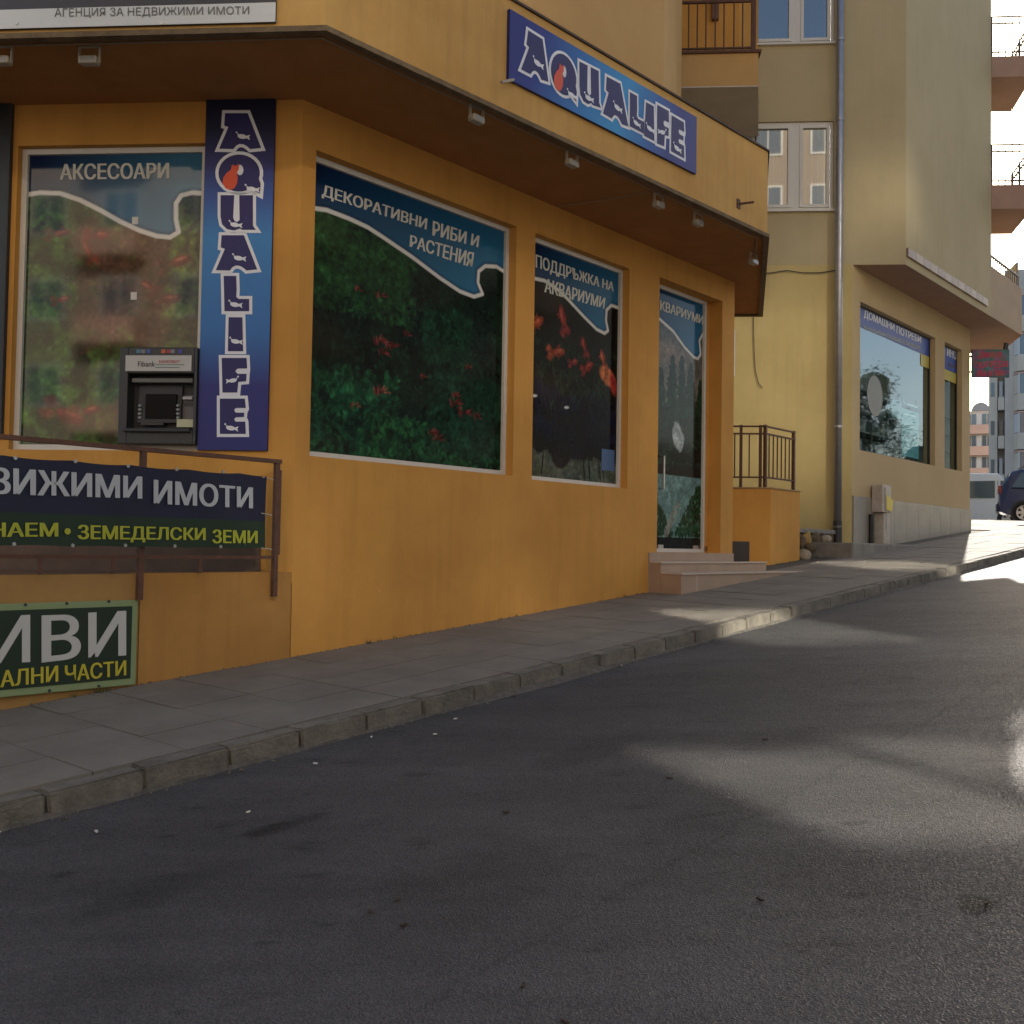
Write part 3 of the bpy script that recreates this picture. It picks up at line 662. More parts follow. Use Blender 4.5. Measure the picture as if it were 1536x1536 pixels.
for px, py in ((203, 331), (201, 444)):
    u, z = lz(px, py, VL); build('label', MB().box(LR, u-.025, u+.025, VL+.002, VL+.004, z-.03, z+.03), M_WHITE, winL)

def grad_panel(name, fr, uL, uR, z0, z1, v, func, parent, nx=60, ny=160):
    p = Paint(nx, ny, abs(uR-uL), z1-z0); p.C = func(p.X/p.w, p.Y/p.h); p.mesh(name, fr, uL, uR, z0, z1, v, M_PRINT, parent)
def arc(cx, cy, rx, ry, a0, a1, n=12): return [(cx+rx*math.cos(a0+(a1-a0)*k/n), cy+ry*math.sin(a0+(a1-a0)*k/n)) for k in range(n+1)]
PI = math.pi
LET = {
 'A': [[(.0, .03), (.22, .62), (.12, .66), (.14, 1), (.68, 1), (1, .05), (.74, .02), (.66, .1), (.58, .15), (.48, .16), (.40, .11), (.34, .02)]],
 'Q': [arc(.5, .52, .5, .48, -.10*PI, 1.68*PI, 26)+[(1.0, -.02), (1.02, .24)], arc(.52, .60, .085, .14, 0, 2*PI, 10)[:-1]],
 'U': [[(.02, 1), (.4, 1), (.36, .36), (.40, .28), (.46, .26), (.52, .32), (.5, 1), (.92, 1), (.92, .14), (1, .02), (.62, .02), (.56, .06), (.40, .0), (.2, .04), (.06, .18), (.02, .4)]],
 'L': [[(.05, .02), (.02, 1), (.5, 1), (.52, .62), (.5, .42), (.6, .36), (1, .36), (1, .02)]],
 'I': [[(.0, .02), (.05, 1), (.95, 1), (1, .02)]],
 'F': [[(.05, .02), (.02, 1), (.98, 1), (1, .68), (.62, .66), (.58, .62), (.62, .56), (.98, .56), (.96, .34), (.66, .32), (.62, .02)]],
 'E': [[(.0, .02), (.0, 1), (.96, 1), (1, .72), (.64, .70), (.60, .665), (.64, .63), (.94, .62), (.92, .46), (.64, .45), (.60, .41), (.64, .37), (.98, .36), (1, .02)]]}
FISH = [arc(.0, 0, .5, .26, .15*PI, 1.85*PI, 14)+[(.85, -.3), (.75, 0), (.88, .3)]]
LETO = {'U': [(.02, 1), (.92, 1), (.92, .14), (1, .02), (.62, .02), (.56, .06), (.40, .0), (.2, .04), (.06, .18), (.02, .4)],
 'F': [(.05, .02), (.02, 1), (.98, 1), (1, .68), (.98, .56), (.96, .34), (.66, .32), (.62, .02)],
 'E': [(.0, .02), (.0, 1), (.96, 1), (1, .72), (.94, .62), (.92, .46), (.98, .36), (1, .02)]}
LET['U'] = [[(.02, 1), (.40, 1), (.37, .36), (.41, .27), (.48, .24), (.55, .30), (.54, 1), (.92, 1), (.92, .14), (1, .02), (.62, .02), (.56, .06), (.40, .0), (.2, .04), (.06, .18), (.02, .4)]]
LET['F'] = [[(.05, .02), (.02, 1), (.98, 1), (1, .70), (.64, .70), (.56, .65), (.56, .60), (.64, .55), (.98, .55), (.96, .34), (.66, .32), (.62, .02)]]
LET['E'] = [[(.0, .02), (.0, 1), (.96, 1), (1, .74), (.62, .74), (.56, .70), (.56, .66), (.62, .61), (.94, .61), (.93, .49), (.62, .48), (.56, .44), (.56, .40), (.62, .36), (.98, .36), (1, .02)]]
M_WL = mat('white_vinyl', lin(225, 228, 235), .5); M_NAVY = mat('navy_vinyl', lin(28, 24, 92), .5); M_ORF = mat('orange_vinyl', lin(215, 80, 45), .5)
def aqualife(parent, place, off_w):
    """place(letter index) -> (quad corners in (u,z): TL,TR,BL,BR); letters A Q U A L I F E"""
    fishpos = {0: (.55, .36), 1: (.80, .10), 2: (.42, .16), 3: (.55, .36), 4: (.45, .2), 5: (.5, .3), 6: (.45, .36), 7: (.42, .18)}
    for k, ch in enumerate('AQUALIFE'):
        fr, q, v, asp = place(k); wo, nv, fi, of = MB(), MB(), MB(), MB()
        sc = lambda vv: [(x*asp, y) for x, y in vv]
        rings = [sc(r) for r in LET[ch]]
        for m_, o_, dv in ((wo, off_w, .002), (nv, 0, .004)):
            V, f = poly2d([sc(LETO.get(ch, LET[ch][0]))] if o_ else rings, o_)
            if len(V): V = V/np.array([asp, 1]); put2d(m_, V, f, fr, q, v+dv)
        if ch == 'Q':
            V, f = poly2d([sc(arc(.52, .60, .05, .09, 0, 2*PI, 10)[:-1])]); put2d(wo, V/np.array([asp, 1]), f, fr, q, v+.0045)
            V, f = poly2d([sc([(.10, .26), (.12, .40), (.20, .52), (.30, .60), (.33, .74), (.42, .70), (.50, .76), (.49, .60), (.44, .52), (.47, .40), (.45, .24), (.38, .12), (.28, .08), (.17, .13)])]); put2d(of, V/np.array([asp, 1]), f, fr, q, v+.006)
        cx, cy = fishpos[k]
        s_ = .25*(1 if k != 6 else .9); fl = -1 if k == 6 else 1
        rings = [[(cx*asp+x*s_*fl, cy+y*s_-.12*x*s_) for x, y in FISH[0]], [(cx*asp-.15*fl+a, cy+.11+b) for a, b in arc(0, 0, .028, .028, 0, 2*PI, 6)[:-1]], [(cx*asp-.11*fl+a, cy+.06+b) for a, b in arc(0, 0, .022, .022, 0, 2*PI, 6)[:-1]]]
        for r in rings:
            V, f = poly2d([r]); put2d(fi, V/np.array([asp, 1]), f, fr, q, v+.0065)
        build('letter_outline', wo, M_WL, parent); build('letter', nv, M_NAVY, parent); build('fish_print', fi, M_WL, parent, kind='stuff')
        if of.v: build('orange_fish_print', of, M_ORF, parent)

# upright sign
u0, u1 = lz(305, 400)[0], lz(409, 400)[0]; z0, z1 = 2.215, 4.995; VS = .03
vs_ = thing('upright_sign', 'tall narrow blue sign with AQUALIFE stacked letter by letter beside the left window', 'sign', LR.P(u0, 0, z0))
build('panel', MB().box(LR, u0, u1, .002, VS-.002, z0, z1), mat('blue_edge', lin(20, 30, 90), .5), vs_)
def g1(x, y):
    st = [(0, lin(38, 42, 110)), (.18, lin(40, 44, 118)), (.33, lin(48, 110, 175)), (.6, lin(58, 128, 190)), (.70, lin(52, 88, 160)), (.80, lin(40, 44, 110)), (.90, lin(14, 22, 60)), (1, lin(10, 16, 45))]
    return np.stack([np.interp(y, [s[0] for s in st], [s[1][k] for s in st]) for k in range(3)], -1)
grad_panel('print', LR, u0+.001, u1-.001, z0+.001, z1-.001, VS, g1, vs_)
ys = [(170, 225), (232, 290), (293, 346), (353, 407), (414, 468), (476, 528), (537, 590), (598, 652)]
xs = [(329, 392), (328, 390), (330, 384), (324, 386), (335, 374), (342, 365), (332, 371), (330, 369)]
def plV(k):
    (a, b), (c, d) = ys[k], xs[k]
    q = [lz(c, a, VS), lz(d, a, VS), lz(c, b, VS), lz(d, b, VS)]
    return LR, q, VS, (d-c)/(b-a)
aqualife(vs_, plV, .085)

# fascia sign
fs = thing('fascia_sign', 'long blue AQUALIFE sign with an orange fish mounted on the canopy front', 'sign', FA.P(FA.at(760, 11, VF)[0], VF, 5.1))
ua, ub = FA.at(760, 60, VF)[0], FA.at(1041, 220, VF)[0]; za = FA.at(757, 115, VF)[1]-.02; zb = FA.at(760, 11, VF)[1]+.01; zc, zd = FA.at(1041, 263, VF)[1], FA.at(1041, 181, VF)[1]
za = (za+zc)/2; zb = (zb+zd)/2
build('panel', MB().box(FA, ua, ub, VF+.002, VF+.028, za, zb), MATS['blue_edge'], fs)
def g2(x, y):
    st = [(0, lin(28, 34, 120)), (.12, lin(26, 42, 130)), (.35, lin(24, 110, 180)), (.55, lin(30, 140, 200)), (.72, lin(26, 90, 165)), (.85, lin(30, 40, 125)), (1, lin(34, 38, 120))]
    return np.stack([np.interp(x+(.5-y)*.08, [s[0] for s in st], [s[1][k] for s in st]) for k in range(3)], -1)
grad_panel('print', FA, ua+.001, ub-.001, za+.001, zb-.001, VF+.03, g2, fs, 200, 30)
lp = [((786, 42), (826, 67), (781, 106), (822, 126)), ((826, 72), (864, 92), (826, 138), (864, 152)), ((868, 92), (900, 108), (868, 152), (901, 163)), ((912, 115), (934, 128), (906, 170), (942, 192)), ((944, 138), (957, 146), (944, 190), (965, 202)), ((968, 153), (981, 160), (966, 205), (981, 213)), ((985, 157), (1003, 167), (984, 216), (1003, 224)), ((1007, 173), (1026, 184), (1006, 228), (1026, 239))]
def plH(k):
    q = [FA.at(*c, VF+.03) for c in lp[k]]
    if k == 4: q = [FA.at(*c, VF+.03) for c in ((944, 138), (966, 150), (943, 190), (966, 202))]
    if k == 3: q = [FA.at(*c, VF+.03) for c in ((904, 112), (942, 132), (904, 172), (942, 193))]
    w = abs(q[1][0]-q[0][0]); hh = abs(q[0][1]-q[2][1]); return FA, q, VF+.03, w/hh
aqualife(fs, plH, .07)

# cash machine set into the left window
atm = thing('cash_machine', 'dark grey cash machine with a pale header set into the left shop window', 'cash machine', LR.P(lz(240, 600)[0], 0, 2.24))
def lbx(x0, x1, y0, y1, v0, v1):
    (a, zt), (b, zb_) = lz(x0, y0), lz(x1, y1); return MB().box(LR, a, b, v0, v1, zb_, zt)
M_ATM = mat('atm_plastic', (.028, .030, .030), .4, var=.15, vscale=9); M_ATM2 = mat('atm_grey', (.045, .045, .048), .5, spec=.3, var=.1)
def ring_(x0, x1, y0, y1, i0, i1, j0, j1, v0, v1):
    (a, zt), (b, zb_) = lz(x0, y0), lz(x1, y1); (c, yt), (d, yb) = lz(i0, j0), lz(i1, j1); m_ = MB()
    m_.box(LR, a, c, v0, v1, zb_, zt); m_.box(LR, d, b, v0, v1, zb_, zt); m_.box(LR, c, d, v0, v1, yt, zt); m_.box(LR, c, d, v0, v1, zb_, yb); return m_
build('surround', ring_(185, 297, 523, 668, 197, 293, 562, 646, -.20, .06), M_ATM, atm, bevel=.008)
build('recess_panel', lbx(197.2, 292.8, 562.2, 645.8, -.2, -.06), M_ATM2, atm)
hd = build('header', lbx(194.6, 292, 535.5, 559, .061, .070), mat('header_white', (.48, .47, .44), .5), atm)
mb = MB(); put_text(mb, 'Fibank', LR, [(207, 542), (233, 542), (207, 550), (233, 550)], .002, .01, .07); build('lettering', mb, M_ATM2, hd)
mb = MB(); put_text(mb, 'БАНКОМАТ', LR, [(239, 540), (270, 540), (239, 545), (270, 545)], .002, .01, .07); build('red_lettering', mb, mat('red_print', lin(170, 60, 60), .5), hd)
build('print_lines', MB().box(LR, lz(239, 548)[0], lz(282, 548)[0], .071, .072, lz(239, 550)[1], lz(239, 549)[1]).box(LR, lz(239, 548)[0], lz(275, 548)[0], .071, .072, lz(239, 554)[1], lz(239, 553)[1]), mat('green_print', lin(60, 110, 100), .5), hd)
for x, c in ((213, (70, 120, 140)), (220, (120, 120, 130)), (228, (60, 90, 150)), (250, (190, 90, 60)), (258, (150, 60, 60)), (264, (120, 120, 130)), (275, (60, 70, 150))):
    build('card_logo', lbx(x-3, x+3, 526.5, 532, .061, .064), mat('logo_%d_%d_%d' % c, lin(*c), .5), atm)
build('visor', lbx(200, 291, 568, 575, -.06, .03), mat('visor_grey', (.12, .12, .11), .5), atm, bevel=.006)
mb = MB(); (a, zt), (b, zb_) = lz(207, 578), lz(270, 634)
mb.hexa([LR.P(a, -.058, zb_), LR.P(b, -.058, zb_), LR.P(b, .0, zb_), LR.P(a, .0, zb_), LR.P(a, -.058, zt), LR.P(b, -.058, zt), LR.P(b, -.03, zt), LR.P(a, -.03, zt)])
build('console', mb, M_ATM2, atm)
build('screen', lbx(219, 264, 591, 628, -.02, .006), mat('screen_glass', (.003, .003, .004), .25, spec=.1), atm)
for sx in (210, 267):
    for k in range(4): build('key', lbx(sx-2, sx+2, 607+k*6, 610+k*6, -.02, .008), mat('key_grey', (.25, .27, .27), .4), atm)
build('card_slot', lbx(274, 288, 595, 599, -.058, .0), mat('slot_pale', (.4, .4, .4), .4), atm); build('receipt_slot', lbx(273, 286, 603, 608, -.058, -.04), M_BLACK, atm)
build('side_panel', lbx(271, 292.6, 592, 628, -.06, -.045), mat('atm_grey_light', (.12, .11, .12), .45), atm)
build('notice', lbx(266, 292.4, 629, 641, -.06, .01), mat('cream_notice', (.50, .50, .33), .6), atm)
build('cash_slot', lbx(212, 246, 633, 638, -.05, .012), M_BLACK, atm)
build('shelf', lbx(192, 291, 644, 650, .0, .10), M_ATM2, atm, bevel=.006)

# dark sign at the left edge
ds = thing('dark_sign', 'tall dark sign on the terrace wall cut by the left edge of the photo', 'sign', LR.P(lz(-40, 400)[0], 0, 2.3))
build('panel', MB().box(LR, lz(-90, 400)[0], lz(12, 400)[0], .002, .04, 2.3, 4.985), mat('dark_sign_print', lin(38, 42, 44), .4, col2=lin(24, 28, 30), vscale=1.5), ds)
build('edge_strip', MB().box(LR, lz(12, 400)[0]+.001, lz(12, 400)[0]+.012, .002, .045, 2.3, 4.985), M_ATM2, ds)

# agency banner on the left fascia
VB = 1.1
ab = thing('agency_banner', 'grey banner with a pale lettered strip on the left canopy front', 'banner', LR.P(lz(200, 20, VB)[0], VB, 5.05))
a, b = lz(-160, 20, VB)[0], lz(415, 20, VB)[0]; zb_ = lz(200, 41, VB)[1]
build('panel', MB().box(LR, a, b, VB+.003, VB+.02, zb_, zb_+.75), mat('banner_dark', lin(62, 62, 66), .5, var=.2, vscale=2), ab)
build('pale_strip', MB().box(LR, a, b-.001, VB+.021, VB+.023, lz(415, 35, VB)[1], lz(415, 6, VB)[1]), mat('banner_pale', lin(205, 208, 206), .5), ab)
letters(ab, [('АГЕНЦИЯ ЗА НЕДВИЖИМИ ИМОТИ', [(82, 12.5), (374, 9.5), (82, 28), (374, 24)])], LR, VB+.024, lin(95, 98, 98), bold=.003)
mb = MB()
for k in range(9): u = a+(b-a)*(k+.5)/9; mb.box(LR, u-.02, u+.01, VB+.0205, VB+.0206, zb_+.24, zb_+.30)
build('upper_lettering', mb, mat('grey_print', lin(140, 140, 140), .5), ab)
mb = MB()
for x in (28, 245): u, z = lz(x, 37.5, VB); mb.tube([LR.P(u, VB+.02, z), LR.P(u, VB+.03, z)], .012)
build('eyelet', mb, MATS['steel'], ab)

# ------------------------------------------------------------------ railing with property banner
VR = .05
rl = thing('terrace_railing', 'rusty brown steel railing fixed to the front of the terrace wall', 'railing', F.P(-.3, VR, 1.0))
def fz(px, py, v=VR): return F.at(px, py, v)
ue, ze = fz(421, 692); zr = ze
build('top_rail', MB().box(F, -9, ue, VR-.02, VR+.02, zr-.018, zr+.012), M_RUST, rl)
for px, y1 in ((411, 895), (209, 900), (-80, 900)):
    u, z = fz(px, y1); build('post', MB().box(F, u-.018, u+.018, VR-.02, VR+.016, 1.0 if px < 0 else z, zr-.019), M_RUST, rl)
u, _ = fz(418, 800); build('edge_bar', MB().box(F, u-.008, u+.008, VR-.01, VR+.01, fz(415, 832)[1], fz(418, 705)[1]), M_RUST, rl)
build('lower_rail', MB().box(F, -9, ue-.06, VR-.012, VR+.012, fz(400, 836)[1]-.012, fz(400, 836)[1]+.012), M_RUST, rl)
for px in (170, 60, 300): u = fz(px, 840)[0]; build('upright', MB().box(F, u-.01, u+.01, VR-.01, VR+.01, TZ, fz(400, 836)[1]), M_RUST, rl)
VP_ = .10
pb = thing('property_banner', 'dark blue and green vinyl banner about property tied to the terrace railing', 'banner', F.P(fz(200, 750, VP_)[0], VP_, 1.3))
uR = fz(399, 770, VP_)[0]; uL = uR-3.6; zt_, zm, zb_ = fz(399, 713, VP_)[1], fz(398, 783, VP_)[1], fz(398, 823, VP_)[1]
def sag(u, z): return .012*math.sin(u*7.4)*(z > (zt_-.05))+.004*math.sin(u*11)*(z < zb_+.05)
p = Paint(150, 40, 3.6, zt_-zb_); fm = (zm-zb_)/(zt_-zb_)
yy = p.Y/p.h; p.C[:] = lin(24, 26, 52); p.C[yy < fm] = lin(24, 46, 26); p.C *= (1+.06*np.sin(p.X*9+p.Y*5))[..., None]
o = p.mesh('panel', F, uL, uR, zb_, zt_, VP_, M_PRINT, pb)
co = np.zeros(len(o.data.vertices)*3, 'f4'); o.data.vertices.foreach_get('co', co); co = co.reshape(-1, 3)
gx = p.X.ravel(); gy = (p.Y/p.h).ravel(); co[:, 2] += -.010*np.abs(np.sin(gx*PI/.42))*(gy**3)+.006*np.abs(np.sin(gx*PI/.42))*((1-gy)**4)
wob = -.004*(1-np.cos(gx*8))*np.sin(gy*PI); co[:, :2] += wob[:, None]*N; o.data.vertices.foreach_set('co', co.ravel())
for q in o.data.polygons: q.use_smooth = True
letters(pb, [('НЕДВИЖИМИ', [(-142, 692), (213, 715), (-142, 746), (213, 755)]), ('ИМОТИ', [(230, 719), (379, 731), (230, 756), (379, 763)])], F, VP_, lin(175, 180, 185), name='white_lettering', off=.004)
letters(pb, [('ПОД НАЕМ', [(-120, 783), (87, 784), (-120, 811), (87, 809)]), ('ЗЕМЕДЕЛСКИ', [(116, 787), (308, 792), (116, 813), (308, 814)]), ('ЗЕМИ', [(318, 794), (386, 796), (318, 815), (386, 815)])], F, VP_, lin(165, 170, 45), name='yellow_lettering', off=.004)
u, z = fz(101, 797, VP_); build('bullet', MB().tube([F.P(u, VP_+.003, z), F.P(u, VP_+.005, z)], .02, 12), mat('yellow_dot', lin(165, 170, 45), .5), pb)
for px, py in ((22, 687), (112, 692), (191, 699), (264, 704), (334, 708), (20, 816), (108, 818), (187, 818), (261, 819), (330, 820)):
    u, z = fz(px, py, VP_); build('eyelet', MB().tube([F.P(u, VP_+.002, z), F.P(u, VP_+.012, z)], .012, 8), MATS['steel'], pb)
for px, py in ((397, 716), (395, 770), (395, 822)):
    u, z = fz(px, py, VP_); build('tie', MB().tube([F.P(u-.02, VP_+.004, z), F.P(u+.05, VR+.03, z-.004), F.P(u+.1, VR+.02, z-.012)], .004, 5), mat('pale_tie', (.45, .4, .33), .6), pb)

# car parts sign on the low wall
VG = .03
cs = thing('parts_sign', 'dark green framed sign with big white letters low on the terrace wall', 'sign', F.P(fz(205, 960, VG)[0], VG, .6))
uR = fz(205, 960, VG)[0]; zt_ = (fz(205, 899, VG)[1]+fz(0, 907, VG)[1])/2; zb_ = (fz(205, 1027, VG)[1]+fz(0, 1046, VG)[1])/2
build('panel', MB().box(F, uR-1.8, uR, .0, VG, zb_, zt_), mat('pale_green_edge', lin(130, 148, 104), .5), cs, bevel=.004)
build('dark_field', MB().box(F, uR-1.8+.04, uR-.04, VG+.001, VG+.004, zb_+.045, zt_-.04), mat('dark_green', lin(24, 44, 24), .5), cs)
letters(cs, [('И', [(-14, 925), (45, 922), (-14, 996), (45, 993)]), ('В', [(62, 923), (121, 921), (62, 994), (121, 987)]), ('И', [(132, 919), (189, 916), (132, 987), (189, 983)])], F, VG+.004, lin(188, 190, 186), name='white_lettering', bold=.016)
letters(cs, [('АЛНИ', [(0, 1006), (87, 998), (0, 1031), (87, 1022)]), ('ЧАСТИ', [(97, 998), (189, 990), (97, 1023), (189, 1013)])], F, VG+.004, lin(190, 178, 50), name='yellow_lettering', bold=.02)
for px, py in ((38, 907), (100, 905), (163, 902), (74, 1036), (148, 1029)): u, z = fz(px, py, VG); build('screw', MB().tube([F.P(u, VG, z), F.P(u, VG+.006, z)], .01, 6), M_DARK, cs)

# ------------------------------------------------------------------ canopy floodlights, cables, brackets
M_LAMP = mat('lamp_housing', (.42, .38, .30), .5)
def lampmesh(root):
    mb = MB(); mb.lbox(-.065, .065, -.035, .035, -.13, -.075)
    build('housing', mb, M_LAMP, root, local=True, bevel=.01)
    mb = MB(); mb.lbox(-.078, -.070, -.012, .012, -.12, 0).lbox(.070, .078, -.012, .012, -.12, 0).lbox(-.078, .078, -.012, .012, -.006, .001)
    build('bracket', mb, M_LAMP, root, local=True)
    mb = MB(); mb.lbox(-.055, .055, -.0365, -.0355, -.122, -.083); build('lens', mb, mat('lamp_lens', (.25, .25, .24), .15), root, local=True)
fl = None
LBL = ['second floodlight from the left under the canopy, over the left window', 'floodlight left of the fascia sign, before the canopy bends away', 'floodlight under the left half of the fascia sign', 'left one of the close pair of floodlights under the sign end', 'right one of the close pair of floodlights under the sign end', 'floodlight at the far right corner of the canopy soffit', 'floodlight at the extreme left edge of the canopy']
for k, (px, py) in enumerate([(135, 70), (715, 160), (858, 228), (988, 292), (1047, 320), (1130, 380), (3, 70)]):
    p = on_z(px, py, SOF); rz = math.atan2(LD[1], LD[0])+PI if k in (0, 6) else math.atan2(D[1], D[0])
    if fl is None:
        fl = thing('floodlight', LBL[0], 'floodlight', p, rz, 'small floodlights under the canopy'); lampmesh(fl)
    else: dup(fl, p, rz, label=LBL[k])
pp = [Vector((*x, SOF-.012)) for x in offs(path[:4], .11)]; pp[3] = Vector(on_z(1131, 385, SOF-.012))
c = build('canopy_cable', MB().tube(pp, .007, 6), M_CABLE, label='thin pale cable clipped along the underside of the canopy edge', cat='cable')
p0, p1 = on_z(972, 288, SOF-.01), on_z(835, 310, SOF-.01)
build('soffit_cable', MB().tube([p0, ((p0[0]+p1[0])/2, (p0[1]+p1[1])/2, SOF-.02), p1], .005, 5), M_CABLE, label='thin cable crossing the soffit towards the wall above the second window', cat='cable')
for k, (px, py, px2, py2, lb) in enumerate([(773, 119, 748, 125, 'pale stub bracket under the left end of the fascia sign'), (1107, 306, 1127, 304, 'rusty arm bracket on the canopy right of the fascia sign')]):
    (a, z), (b, z2) = FA.at(px, py, VF), FA.at(px2, py2, VF+.1)
    r = thing('bracket', lb, 'bracket', FA.P(a, VF, z))
    build('arm', MB().tube([FA.P(a, VF, z), FA.P(b, VF+.13, z2)], .013, 8), M_CABLE if k == 0 else MATS['rusty_steel'], r)
    build('plate', MB().box(FA, a-.03, a+.03, VF+.001, VF+.012, z-.05, z+.05), M_RUST if k else M_CABLE, r)

# ================================================================== BUILDING BEHIND: yellow wall, home-goods shop, balconies
back = thing('apartment_building', 'beige and yellow apartment building with a household goods shop up the street', 'building', G.P(0, 0, 1.3))
def gz(px, py, v=0): return G.at(px, py, v)
NR = -.4
rj = F.at(1281, 402, NR)[0]; rc = F.at(1455, 600, NR)[0]; BZ = 6.32
bay0 = gz(1370, 300)[0]; bayF = F.at(1370, 300, .3)[0]; bayC = isect(G, 0, F, .3); be = F.at(1487, 200, .3)[0]
Jp = isect(G, 0, F, NR); gj = float((Jp-G.o)@G.du)
gb = gz(1141, 700)[0]
# window openings on the yellow wall
gx0, gx1 = gz(1122, 250)[0], gz(1250.5, 250)[0]; gl = (gx0, gx1, gz(1200, 315)[1], gz(1200, 182)[1]); gu = (gx0, gx1, gz(1200, 65)[1], gz(1200, 65)[1]+1.6)
build('yellow_wall', wall(MB(), G, -9, gj, 0, 6.29, [gl], .16) if gl[3] < 6.2 else wall(MB(), G, -9, gj, 0, BZ, [], .16), M_YELLOW, back)
bcu = float((bayC-G.o)@G.du)
build('upper_wall', wall(MB(), G, -9, bcu, BZ, 20, [gl, gu], .16), M_BEIGE, back)
build('bay_side_wall', wall(MB(), F, F.at(1370, 300, .3)[0]*0+float((bayC-F.o)@F.du), be, BZ, 20, [], .16, v=.3), M_BEIGE, back)
eP = V2(F.P(be, .3, 0)[:2])
EW = Fr(eP, D3, V2((D3[1], -D3[0]))); ewh = (4.2, 8.8, 6.9, 11.4)  # unseen opening in the end wall, added to let sun through
build('end_wall', wall(MB(), EW, 0, 11, BZ, 20, [ewh], .15), M_BEIGE, back)
build('sun_patch_pane', MB().poly([EW.P(ewh[0], -.08, ewh[2]), EW.P(ewh[1], -.08, ewh[2]), EW.P(ewh[1], -.08, ewh[3]), EW.P(ewh[0], -.08, ewh[3])]), glass_mat('sun_patch_glass', (.32, .32, .31), .0, k=.5), back)  # unseen tinted pane, added to pass dimmed sun towards the road
build('roof', MB().prism([G.P(-9, -.01, 0)[:2], tuple(isect(G, -.01, F, .29)), tuple(eP-N*.01), tuple(eP+D3*7), G.P(-9, -8, 0)[:2]], 19.7, 19.99), M_CONC, back)
build('core', MB().prism([G.P(-9, -3.2, 0)[:2], G.P(0, -3.2, 0)[:2], F.P(rc-1, -3.2, 0)[:2], tuple(V2(F.P(rc, -3.2, 0)[:2])+D3*4), G.P(-9, -8, 0)[:2]], 0, 19.6), M_INT, back)
# shop front
r1 = (F.at(1290, 560, NR)[0], F.at(1403, 560, NR)[0], 3.235, 5.765); r2 = (F.at(1417, 600, NR)[0], F.at(1443, 600, NR)[0], 3.235, 5.785)
build('shop_wall', wall(MB(), F, float((Jp-F.o)@F.du), rc, 0, BZ+.01, [r1, r2], .22, v=NR), M_RSHOP, back)
eR = V2(F.P(rc, NR, 0)[:2]); build('shop_end_wall', MB().poly([(*eR, 0), (*(eR+D3*6), 0), (*(eR+D3*6), BZ), (*eR, BZ)]), M_RSHOP, back)
b3 = F.at(1533, 503, .3)[0]; Bc = V2(F.P(b3, .3, 0)[:2])
build('bay_soffit', MB().prism([tuple(Jp-LD*-.02), tuple(isect(G, -.002, F, .296)), tuple(Bc-N*.004), tuple(Bc+D3*2.4), tuple(eR+D3*2.4-V2((.3, 0))), tuple(eR-V2((.1, -.1)))], BZ-.001, BZ+.12), M_PSOFF, back)
# tiled sill at the foot of the bay's street face
for k in range(12):
    a = float((bayC-F.o)@F.du)+.02+k*.375
    if a+.37 < be+.1: build('sill_tile', MB().box(F, a, a+.362, .302, .34, 6.46, 6.60), mat('sill_tile_%d' % (k % 2), (.36, .27, .20) if k % 2 else (.27, .19, .15), .5, var=.15), back)
# corner balcony parapet and rail
bal = build('balcony', MB().hexa([F.P(be+.003, .18, BZ+.002), F.P(b3, .18, BZ+.002), F.P(b3, .3, BZ+.002), F.P(be+.003, .3, BZ+.002), F.P(be+.003, .18, 7.35), F.P(b3, .18, 7.35), F.P(b3, .3, 7.35), F.P(be+.003, .3, 7.35)]), M_BALC, back, label='lowest balcony at the street corner with a solid sloping parapet')
M_RAIL = mat('balcony_rail_paint', (.10, .09, .09), .5)
zt0 = 7.36
build('slab', MB().prism([tuple(eP+N*-.2), F.P(b3, .29, 0)[:2], tuple(Bc+D3*2.4), tuple(eP+D3*2.4)], BZ+.121, BZ+.2), M_PSOFF, bal)
mb = MB().box(F, be+.01, b3, .22, .26, zt0+.24, zt0+.27)
for k in range(16): a = be+.05+(b3-be-.1)*k/15; mb.box(F, a-.012, a+.012, .23, .25, zt0, zt0+.24)
build('rail', mb, M_RAIL, bal)
BW = Fr(Bc, D3, V2((D3[1], -D3[0])))
build('side_parapet', MB().box(BW, .01, 2.4, -.14, -.02, BZ+.202, 7.35), M_BALC, bal)
build('sun_block_screen', MB().box(BW, .05, 2.38, -.11, -.06, 7.352, 7.95), mat('screen_grey', (.40, .36, .30), .8, var=.2, vscale=9), bal)  # screen added to block sun passing over the side parapet
# two upper corner balconies
Ew = Fr(eP, -LD, LN)           # along the corner, parallel to the yellow wall
def corner_balcony(zbot, ztop, rail, label):
    o2 = Ew.P(.82, 0, 0)[:2]; poly = [Ew.P(.004, 0, 0)[:2], o2, tuple(V2(o2)+D3*1.75), tuple(eP+D3*1.75+V2((.004, 0)))]
    b_ = build('balcony', MB().prism(poly, zbot, ztop), M_PSOFF, back, label=label)
    pts = [poly[0], poly[1], poly[2]]
    mb = MB()
    for zz in (ztop+.08, ztop+rail-.14, ztop+rail):
        for a, b in zip(pts, pts[1:]): mb.tube([(*a, zz), (*b, zz)], .018, 5)
    build('rail', mb, M_RAIL, b_)
    for a, b, n_ in ((pts[0], pts[1], 6), (pts[1], pts[2], 12)):
        for k in range(n_+1):
            q = V2(a)+(V2(b)-V2(a))*k/n_; mb = MB().tube([(*q, ztop), (*q, ztop+rail)], .022 if k in (0, n_) else .011, 5); build('baluster', mb, M_RAIL, b_)
zb2, zt2 = Ew.at(1510, 313)[1], Ew.at(1510, 277)[1]; zb1, zt1 = Ew.at(1510, 115)[1], Ew.at(1510, 84)[1]
corner_balcony(zb2, zt2, Ew.at(1510, 217)[1]-zt2, 'middle corner balcony with thin steel railing against the sky')
